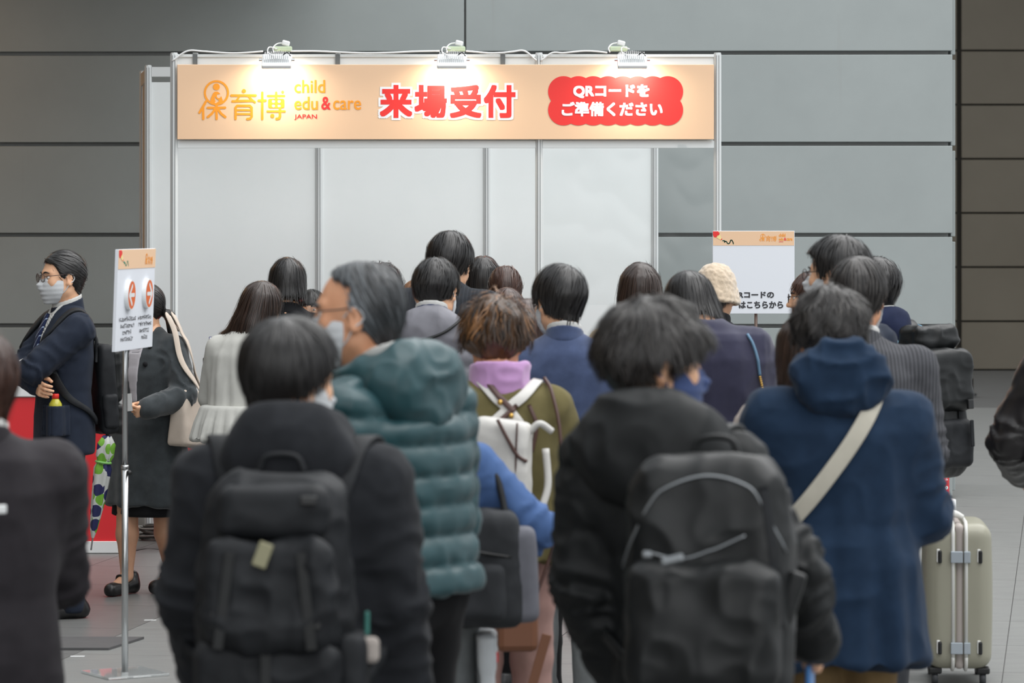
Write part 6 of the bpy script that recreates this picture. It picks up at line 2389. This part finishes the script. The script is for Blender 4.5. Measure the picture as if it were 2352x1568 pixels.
wear_hood(p, fabric('navy_hood', '222a45', 0.8), drop=-0.03, size=0.70, up=-0.03)
backpack(p, 'large black roll-top backpack on the man with pale blue stripes', M_BAGGLOSS, 0.34, 0.56, 0.20, 0.78, -0.160, sx_=0.13, parts=(
    pocket((0.0, -0.09, 0.12), (0.15, 0.06, 0.13), 0.05, M_BAGGLOSS, 'flap', 0.008),
    pocket((0.0, -0.02, 0.30), (0.12, 0.075, 0.05), 0.03, M_BAGGLOSS, 'roll_top', 0.012),
    pocket((0.0, -0.10, -0.14), (0.13, 0.045, 0.10), 0.03, M_BAGBLK),
    bstrap([(-0.09, -0.16, 0.12), (-0.09, -0.15, 0.0), (-0.09, -0.12, -0.2)], 0.024, M_BAGBLK),
    bstrap([(0.09, -0.16, 0.12), (0.09, -0.15, 0.0), (0.09, -0.12, -0.2)], 0.024, M_BAGBLK),
    bbox_((-0.09, -0.160, 0.02), (0.032, 0.014, 0.04), M_BLACKP, 'buckle'),
    bbox_((0.09, -0.160, 0.02), (0.032, 0.014, 0.04), M_BLACKP, 'buckle'),
    bbox_((-0.09, -0.165, -0.10), (0.02, 0.006, 0.11), M_BAGBLK, 'strap_tail'),
    bbox_((0.09, -0.165, -0.10), (0.02, 0.006, 0.11), M_BAGBLK, 'strap_tail')))
p = person('woman with brown hair and glasses facing left at the far left of the right group', 1868, 518, 614, rot=70, yaw=14, arms=('phone', 'phone'), hair=('long', 'brown', dict(len=-0.25, vol=0.013, seed=33, slen=0.18, w=0.09)), glasses=MATS['frame_black'], sw=0.155, eyes=True)
dressed(p, M_NAVYSUIT, M_BLACKTR, 0.78, suit_disp(p, 23.0), fx=0.95)
p = person('person in pale greige coat between the black puffer and the navy coat', 1846, 760, 706, rot=10, lean=(0.02, 0.03), pitch=12, arms=(((0.16, 0.20, 0.55), (1.1, -0.4, -0.4), 'hold', (-0.6, -0.5, 0.6)), 'phone'), hair=('bob', 'darkbrown', dict(len=-0.14, vol=0.014, seed=34, slen=0.14)), sw=0.165)
dressed(p, M_PALECOAT, M_BLACKTR, 0.55, suit_disp(p, 24.0), name='coat', fx=1.08, slv=(0.078, 0.07, 0.055), flare=0.02)
p = person('person in dark shiny bomber jacket cut off by the right edge', 2500, 650, 600, rot=28, lean=(0, 0.02), arms=(((0.12, 0.24, 0.56), (1.0, -0.5, 0.0), 'hold', (-1, 0, 0)), 'phone'), hair=('crop', 'black', dict(seed=35)), sw=0.195)
dressed(p, fabric('shiny_black', '232122', 0.33, 0.15, 900, 0.05, 0, spec=0.5), M_BLACKTR, 0.92, dsum(wrinkle(0.009, (7, 7, 8), 3), elbow_creases(p, 0.006)), name='bomber_jacket', fx=1.15, fy=1.2, slv=(0.088, 0.085, 0.058), shoulder=0.076)

# ------------------------------------------------------------------ man at the left edge, close to the camera
p = person('man in dark taupe suit cut off by the left edge, elbow bent', -45, 1000, 742, rot=30, lean=(0, 0.02), yaw=18, arms=('low', ((0.05, 0.22, 0.60), (1.0, -0.35, -0.45), 'hold', (-0.8, 0, 0.6))), hair=('crop', 'brown', dict(vol=0.012, side=0.006, seed=36, slen=0.06)), skin_m=SKIN_B, sw=0.19)
dressed(p, M_DARKJK, M_DARKJK, 0.76, suit_disp(p, 25.0, 0.006), fx=1.12, fy=1.15, slv=(0.085, 0.076, 0.058), shoulder=0.072, blend=0.05)
shirt_collar(p, M_WHITECL, M_DARKJK)
e, o = thing_at(p, 'folded_leaflet', 'small folded white leaflet under the arm of the left-edge man', 'leaflet', (-0.06, -0.185, 1.20))
box('paper', (0, 0, 0.0), (0.10, 0.008, 0.02), M_WHITE, e, 0.003)

# ------------------------------------------------------------------ man in navy suit with arms crossed (left)
p = person('man in navy suit with arms crossed, white mask, glasses and black backpack', 146, 492, 568, rot=114, yaw=4, pitch=2, arms=(((-0.06, 0.17, 0.675), (0.55, 0.9, -0.7), 'hold', (-0.2, -1, 0.2)), ((-0.13, 0.17, 0.640), (0.4, 1, -0.8), 'relax', (0.3, -1, 0.0))),
           hair=('crop', 'black', dict(vol=0.011, side=0.002, low=-0.088, slen=0.09, lift=0.004, seed=40, mess=0.12, comb=(0.3, -0.9, 0.2), whorl=(0.04, 0.07, 0.10))), mask=M_MASK, glasses=plain('frame_brown', '3a211c', 0.3), eyes=True, sw=0.185, group='people left of the booth')
p['res'] = 0.0095
wear_top(p, M_NAVYSUIT, 0.76, 'jacket', suit_disp(p, 26.0), fx=1.05, fy=1.05, slv=(0.070, 0.062, 0.050), shoulder=0.066, cut=0.055)
wear_trousers(p, M_NAVYSUIT)
wear_shoes(p, M_SHOE)
shirt_collar(p, M_WHITECL, M_NAVYSUIT, 0.012)
tf = p['top']
n_ = p['neck']
f = lambda P: smax(np.abs(tf(P)) - 0.004, np.maximum(np.abs(P[:, 0]) - np.interp(P[:, 2], [1.18, 1.40, 1.46], [0.005, 0.055, 0.06]), np.maximum(-P[:, 1], 1.18 - P[:, 2])), 0.006)
blob('shirt_front', f, (-0.1, 0.0, 1.15), (0.1, 0.2, 1.48), 0.007, M_WHITECL, p['e'])
strap_on('necktie', tf, [(0, 0.10, 1.425), (0, 0.12, 1.38), (0.0, 0.14, 1.28), (0, 0.15, 1.16)], [0.032, 0.045, 0.06, 0.07], 0.010, 0.006, fabric('tie_navy', '1f2a4d', 0.5, 0.1, stripes=((0.7, 0, 0.7), 0.03, 0.004, '9fb0c9')), p['e'], 18)
backpack(p, 'black padded backpack on the back of the suited man with crossed arms', M_BAGBLK, 0.29, 0.42, 0.085, 0.85, -0.118, tilt=0.05, sx_=0.115, parts=(
    pocket((0.0, -0.05, 0.06), (0.12, 0.022, 0.12), 0.02, M_BAGGLOSS), pocket((0.0, -0.052, -0.14), (0.13, 0.03, 0.07), 0.025, M_BAGGLOSS), pocket((0.14, 0.0, -0.1), (0.02, 0.035, 0.08), 0.016, M_BAGBLK, 'side_pocket'), pocket((-0.14, 0.0, -0.1), (0.02, 0.035, 0.08), 0.016, M_BAGBLK, 'side_pocket'),
    zipline([(-0.11, -0.1, 0.03), (-0.10, -0.11, 0.18), (0.10, -0.11, 0.18), (0.11, -0.1, 0.03)], M_BLACKP, 0.004)))
for side in 'LR':
    E_, W_ = p['E' + side], p['W' + side]
    d_ = (W_ - E_) / np.linalg.norm(W_ - E_)
    V, Q = tube_arr([W_ - d_ * 0.03, W_ + d_ * 0.012], 0.041, 6, 16)
    mk('shirt_cuff', V, Q, M_WHITECL, p['e'])
# bottle in the jacket pocket (his left side, towards the camera)
bo, o = thing_at(p, 'tea_bottle', 'small tea bottle with red cap sticking out of the suit pocket', 'bottle', (-0.205, 0.10, 0.955))
mk('bottle_body', *lathe_arr([(0.0, -0.08), (0.030, -0.08), (0.031, 0.0), (0.031, 0.035), (0.029, 0.05), (0.018, 0.068), (0.0125, 0.075), (0.0, 0.075)], 24), plain('bottle_tea', 'b9b33a', 0.15), bo)
mk('label_band', *lathe_arr([(0.0312, -0.05), (0.0318, -0.045), (0.0318, 0.022), (0.0312, 0.026)], 24), plain('bottle_label', '9ac23c', 0.4), bo)
mk('cap', *lathe_arr([(0.0, 0.072), (0.0165, 0.073), (0.0165, 0.092), (0.015, 0.095), (0.0, 0.095)], 24), plain('cap_red', 'e4352b', 0.35), bo)
f = lambda P: smax(np.abs(smin(tf(P) - 0.004, cap(P, (-0.205, 0.10, 0.85), (-0.205, 0.10, 1.05), 0.034), 0.02) - 0.005) - 0.0035, np.maximum(np.abs(P[:, 1] - 0.085) - 0.062, np.maximum(P[:, 2] - 1.0, np.maximum(0.85 - P[:, 2], P[:, 0] + 0.08))), 0.010)
blob('pocket_flap', f, (-0.3, -0.05, 0.76), (0.0, 0.22, 1.03), 0.0065, M_NAVYSUIT, p['e'])

# ------------------------------------------------------------------ woman in the charcoal coat behind the arrow sign
p = person('woman in charcoal wool coat with ponytail, face hidden by the arrow sign', 338, 463, 640, rot=150, yaw=-42, pitch=6, arms=(((0.190, 0.235, 0.605), (0.8, -0.7, -0.7), 'grip', (-0.9, 0.1, 0.3)), ((0.20, 0.14, 0.58), (0.8, -0.6, -0.6), 'hold', (-0.8, 0, 0.5))),
           hair=('tied', 'black', dict(vol=0.010, side=0.008, low=-0.10, slen=0.09, seed=41, tz=-0.04, tail=0.17, mess=0.05, swx=-0.02)), sw=0.165, stance=0.06, stride=0.11, group='people left of the booth', eyes=True, mask=M_MASK)
p['res'] = 0.010
kk = p['k']
wear_top(p, M_CHARCOAL, 0.435, 'coat', dsum(suit_disp(p, 27.0, 0.003), drape(0.008, 1.0, 0.45, 5)), fx=1.10, fy=1.08, slv=(0.076, 0.070, 0.060), flare=0.045, shoulder=0.066, cut=0.06)
tf = p['top']
f = lambda P: smax(np.abs(tf(P)) - 0.005, np.maximum(np.abs(P[:, 0]) - np.interp(P[:, 2], [0.95, 1.25, 1.36], [0.02, 0.045, 0.055]), np.maximum(-P[:, 1], 0.95 - P[:, 2])), 0.006)
blob('blouse', f, (-0.1, 0.0, 0.92), (0.1, 0.24, 1.42), 0.008, fabric('blouse_grey', 'c3bfc4', 0.8, 0.04), p['e'])
f = lambda P: loft(P, np.array([0.385, 0.60, 0.90]), np.array([0.185, 0.165, 0.13]), np.array([0.14, 0.125, 0.10]), None, None, 2.3, 0.01)
blob('skirt', f, (-0.25, -0.22, 0.37), (0.25, 0.22, 0.95), 0.012, M_BLACKTR, p['e'])
for side in 'LR':
    K, A = p['K' + side], p['A' + side]
    f = lambda P: smin(smin(cap(P, K + np.array((0, 0, 0.06)), K * 0.6 + A * 0.4, 0.055, 0.054), cap(P, K * 0.6 + A * 0.4, A + np.array((0, 0.0, 0.02)), 0.054, 0.031), 0.02), cap(P, A, A + np.array((0, 0.10, -0.04)), 0.030, 0.024), 0.02)
    blob('stocking', f, np.minimum(K, A) - 0.1, np.maximum(K, A) + np.array((0.1, 0.17, 0.1)), 0.010, M_STOCK, p['e'])
    a = A * np.array((1, 1, 0))
    f = lambda P: smax(smax(smin(cap(P, a + np.array((0, -0.04, 0.045)), a + np.array((0, 0.13, 0.032)), 0.039, 0.036), cap(P, a + np.array((0, -0.055, 0.03)), a + np.array((0, -0.05, 0.085)), 0.030, 0.030), 0.02), -ell(P, a + np.array((0, 0.045, 0.085)), (0.030, 0.065, 0.045)), 0.008), 0.002 - P[:, 2], 0.004)
    o_s = blob('shoe', f, a + np.array((-0.06, -0.11, -0.01)), a + np.array((0.06, 0.19, 0.14)), 0.0065, M_SHOE, p['e'])
    V, Q = tube_arr([a + np.array((-0.036, 0.035, 0.045)), a + np.array((-0.022, 0.05, 0.092)), a + np.array((0.022, 0.05, 0.092)), a + np.array((0.036, 0.035, 0.045))], 0.006, 16, 6)
    mk('shoe_strap', V, Q, M_SHOE, o_s)
for i in range(4):
    c = project(tf, np.array([(-0.085 + 0.006 * i, 0.2, 1.29 - 0.135 * i)], F32), 0.004)[0]
    g_ = grad(tf, c[None])[0]
    bm = bmesh.new()
    bm_cyl(bm, Vector(c), Vector(c) + Vector(g_) * 0.008, 0.013, 0.011, 16)
    bm_obj('button', bm, M_BLACKSUIT, p['e'], True)
e, o = thing_at(p, 'paper_card', 'small white card held in the hand of the charcoal coat woman', 'card', p['WL'] + np.array((0.075, 0.075, 0.03)))
box('card', (0, 0, 0), (0.075, 0.0012, 0.085), M_WHITE, e, 0.0, R=Matrix.Rotation(0.1, 3, 'Y'))
# cream tote on her left shoulder
e, o = thing_at(p, 'tote_bag', 'cream tote bag hanging from the shoulder of the charcoal coat woman', 'bag', (-0.235, -0.04, 0.735))
ct = np.array((-0.262, -0.05, 0.865))


def tote(P):
    q = P - ct.astype(F32)
    t = np.clip((q[:, 2] + 0.14) / 0.28, 0, 1)
    q = q * np.stack([1 / (1 - 0.45 * t), np.ones_like(t), np.ones_like(t)], 1).astype(F32)
    return rbox(q, (0, 0, 0), (0.062, 0.165, 0.14), 0.018, rot_x(0.12))


blob_at('bag_body', tote, ct - 0.22, ct + 0.22, 0.009, M_TOTE, e, o, wrinkle(0.004, (8, 8, 8), 2))
for dy in (-0.035, 0.045):
    pts = [(-0.285, dy - 0.03, 1.0), (-0.235, dy, 1.16), (-0.19, dy * 0.7, 1.30), (-0.135, dy * 0.6 - 0.01, 1.385), (-0.12, dy * 0.3 - 0.1, 1.30)]
    C = catmull(pts, 26).astype(F32)
    d_ = tf(C)
    C = C + grad(tf, C) * np.maximum(0.012 - d_, 0)[:, None]
    N_ = grad(tf, C)
    V, Q = ribbon_arr(C - o, N_, 0.028, 0.006)
    mk('strap', V, Q, M_TOTE, e)
    bm = bmesh.new()
    bmesh.ops.create_icosphere(bm, subdivisions=1, radius=0.006)
    for v_ in bm.verts:
        v_.co += Vector(np.array((-0.287, dy - 0.03, 0.995)) - o)
    bm_obj('rivet', bm, M_GOLD, e, True)

# umbrella held low beside her
ua, ub = at(246, 1000, 470), at(213, 1235, 470)
um = empty('folded_umbrella', ub)
tag(um, 'folded white umbrella with green and navy leaves hanging beside the charcoal coat', 'umbrella')
M_UMB, nt, b = new_mat('umbrella_cloth')
L = nt.links
tc = node(nt, 'ShaderNodeTexCoord')
vo = node(nt, 'ShaderNodeTexVoronoi')
vo.inputs['Scale'].default_value = 17
vo.inputs['Randomness'].default_value = 0.9
L.new(tc.outputs['Object'], vo.inputs['Vector'])
lt = node(nt, 'ShaderNodeMath', operation='LESS_THAN')
lt.inputs[1].default_value = 0.52
L.new(vo.outputs['Distance'], lt.inputs[0])
sp = node(nt, 'ShaderNodeSeparateColor')
L.new(vo.outputs['Color'], sp.inputs[0])
gt = node(nt, 'ShaderNodeMath', operation='GREATER_THAN')
gt.inputs[1].default_value = 0.55
L.new(sp.outputs[0], gt.inputs[0])
m1 = node(nt, 'ShaderNodeMix', data_type='RGBA')
m1.inputs[6].default_value, m1.inputs[7].default_value = lin('2a2d5e'), lin('7cb83f')
L.new(gt.outputs[0], m1.inputs[0])
m2 = node(nt, 'ShaderNodeMix', data_type='RGBA')
m2.inputs[6].default_value = lin('d5d8d4')
L.new(lt.outputs[0], m2.inputs[0])
L.new(m1.outputs[2], m2.inputs[7])
L.new(m2.outputs[2], b.inputs['Base Color'])
b.inputs['Roughness'].default_value = 0.6
axis = np.array(ua - ub)
Lu = np.linalg.norm(axis)
axis = axis / Lu
n_seg, rs_ = 26, 20
Vv, Qv = [], []
pr_ = np.interp(np.linspace(0, 1, n_seg), [0, 0.08, 0.35, 0.7, 0.92, 1.0], [0.006, 0.016, 0.030, 0.040, 0.040, 0.018])
uu = np.cross(axis, (0, 1, 0))
uu /= np.linalg.norm(uu)
vv_ = np.cross(axis, uu)
for i in range(n_seg):
    for j in range(rs_):
        a = 2 * PI * j / rs_
        r = pr_[i] * (1 + 0.22 * math.cos(a * 5 + i * 0.12))
        if i in (18, 19):
            r *= 0.8
        Vv.append(axis * Lu * i / (n_seg - 1) + uu * r * math.cos(a) + vv_ * r * math.sin(a))
for i in range(n_seg - 1):
    for j in range(rs_):
        Qv.append((i * rs_ + j, i * rs_ + (j + 1) % rs_, (i + 1) * rs_ + (j + 1) % rs_, (i + 1) * rs_ + j))
mk('canopy', np.array(Vv), np.array(Qv), M_UMB, um)
V, Q = tube_arr(np.array([-axis * 0.06, axis * 0.02]), 0.004, 6, 8)
mk('tip', V, Q, M_CHROME, um)
V, Q = tube_arr(np.array([axis * Lu, axis * (Lu + 0.12), axis * (Lu + 0.20) + uu * 0.0, axis * (Lu + 0.23) + uu * 0.03, axis * (Lu + 0.19) + uu * 0.055]), 0.008, 20, 8)
mk('handle', V, Q, M_BRLEA, um)
c0 = axis * Lu * 18.5 / (n_seg - 1)
a_ = np.linspace(0, 2 * PI, 17)
V, Q = tube_arr(c0 + 0.036 * (np.cos(a_)[:, None] * uu + np.sin(a_)[:, None] * vv_), 0.006, 17, 6, False)
mk('tie_band', V, Q, plain('umbrella_green', '8fce74', 0.6), um)

# ------------------------------------------------------------------ the suitcase on the right
su = empty('suitcase', ((2204 - CX) / 578, FPX / 578, 0), math.radians(-4))
tag(su, 'upright champagne hard-shell suitcase with white ribs and silver latches', 'suitcase')
M_SHELL = surf_noise('suitcase_shell', '8e8c7d', '959383', 0.42, 2.0, spec=0.5)
M_RIB = plain('suitcase_rib', 'd9d9d5', 0.35)
M_BANDC = plain('suitcase_band', 'a69d98', 0.5)
M_LATCH = plain('latch_silver', 'aab3bb', 0.35, 0.5)
hd = 0.21
for sg, nm in ((-1, 'shell'), (1, 'shell')):
    f = lambda P: smax(rbox(P * np.array((1, 1, 1), F32), (0, hd, 0.352), (0.128, hd, 0.290), 0.055) - 0.006 * np.sin(np.clip((P[:, 2] - 0.06) / 0.58, 0, 1) * PI) * 1.0, (0.012 - sg * P[:, 0]), 0.006)
    blob(nm, f, (-0.16, -0.04, 0.03), (0.16, 0.47, 0.73), 0.012, M_SHELL, su)
f = lambda P: rbox(P, (0, hd, 0.352), (0.020, hd - 0.001, 0.289), 0.018)
blob('centre_band', f, (-0.04, -0.03, 0.03), (0.04, 0.45, 0.72), 0.010, M_BANDC, su)


def rr_path(x, inset=0.0):
    y0, y1, z0, z1, r = 0.0 - 0.004 + inset, 2 * hd + 0.004 - inset, 0.058, 0.646, 0.055
    P = []
    for cy_, cz_, a0 in ((y0 + r, z0 + r, PI), (y1 - r, z0 + r, 1.5 * PI), (y1 - r, z1 - r, 0), (y0 + r, z1 - r, 0.5 * PI)):
        for t in np.linspace(0, PI / 2, 8):
            P.append((x, cy_ + r * math.cos(a0 + t), cz_ + r * math.sin(a0 + t)))
    P.append(P[0])
    return np.array(P)


for x in (-0.026, 0.026):
    V, Q = tube_arr(rr_path(x), 0.0075, seg=8, smooth=False)
    mk('rib', V, Q, M_RIB, su)
for z in (0.150, 0.512):
    box('latch', (-0.012, -0.012, z), (0.048, 0.018, 0.046), M_LATCH, su, 0.003)
    box('latch', (0.029, -0.012, z), (0.026, 0.018, 0.046), M_LATCH, su, 0.003)
    for x in (-0.078, 0.082):
        o_ = box('foot_pad', (x, -0.006, z), (0.016, 0.016, 0.052), M_BLACKP, su, 0.006)
        box('pad_plate', (x - 0.006, -0.002, z + 0.004), (0.014, 0.012, 0.054), M_RIB, o_, 0.004)
V, Q = tube_arr(np.array([(-0.075, 0.08, 0.645), (-0.075, 0.09, 0.668), (-0.02, 0.10, 0.675), (0.02, 0.11, 0.66)]), [0.012, 0.016, 0.016, 0.010], 16, 10)
mk('handle', V, Q, M_RIB, su)
for x in (-0.095, 0.095):
    for y in (0.06, 0.36):
        box('caster_mount', (x, y, 0.055), (0.055, 0.06, 0.028), M_BLACKP, su, 0.008)
        bm = bmesh.new()
        bm_cyl(bm, (x - 0.012, y, 0.024), (x + 0.012, y, 0.024), 0.024, seg=20)
        bm_obj('wheel', bm, plain('wheel_grey', '3e4043', 0.5), su, True)
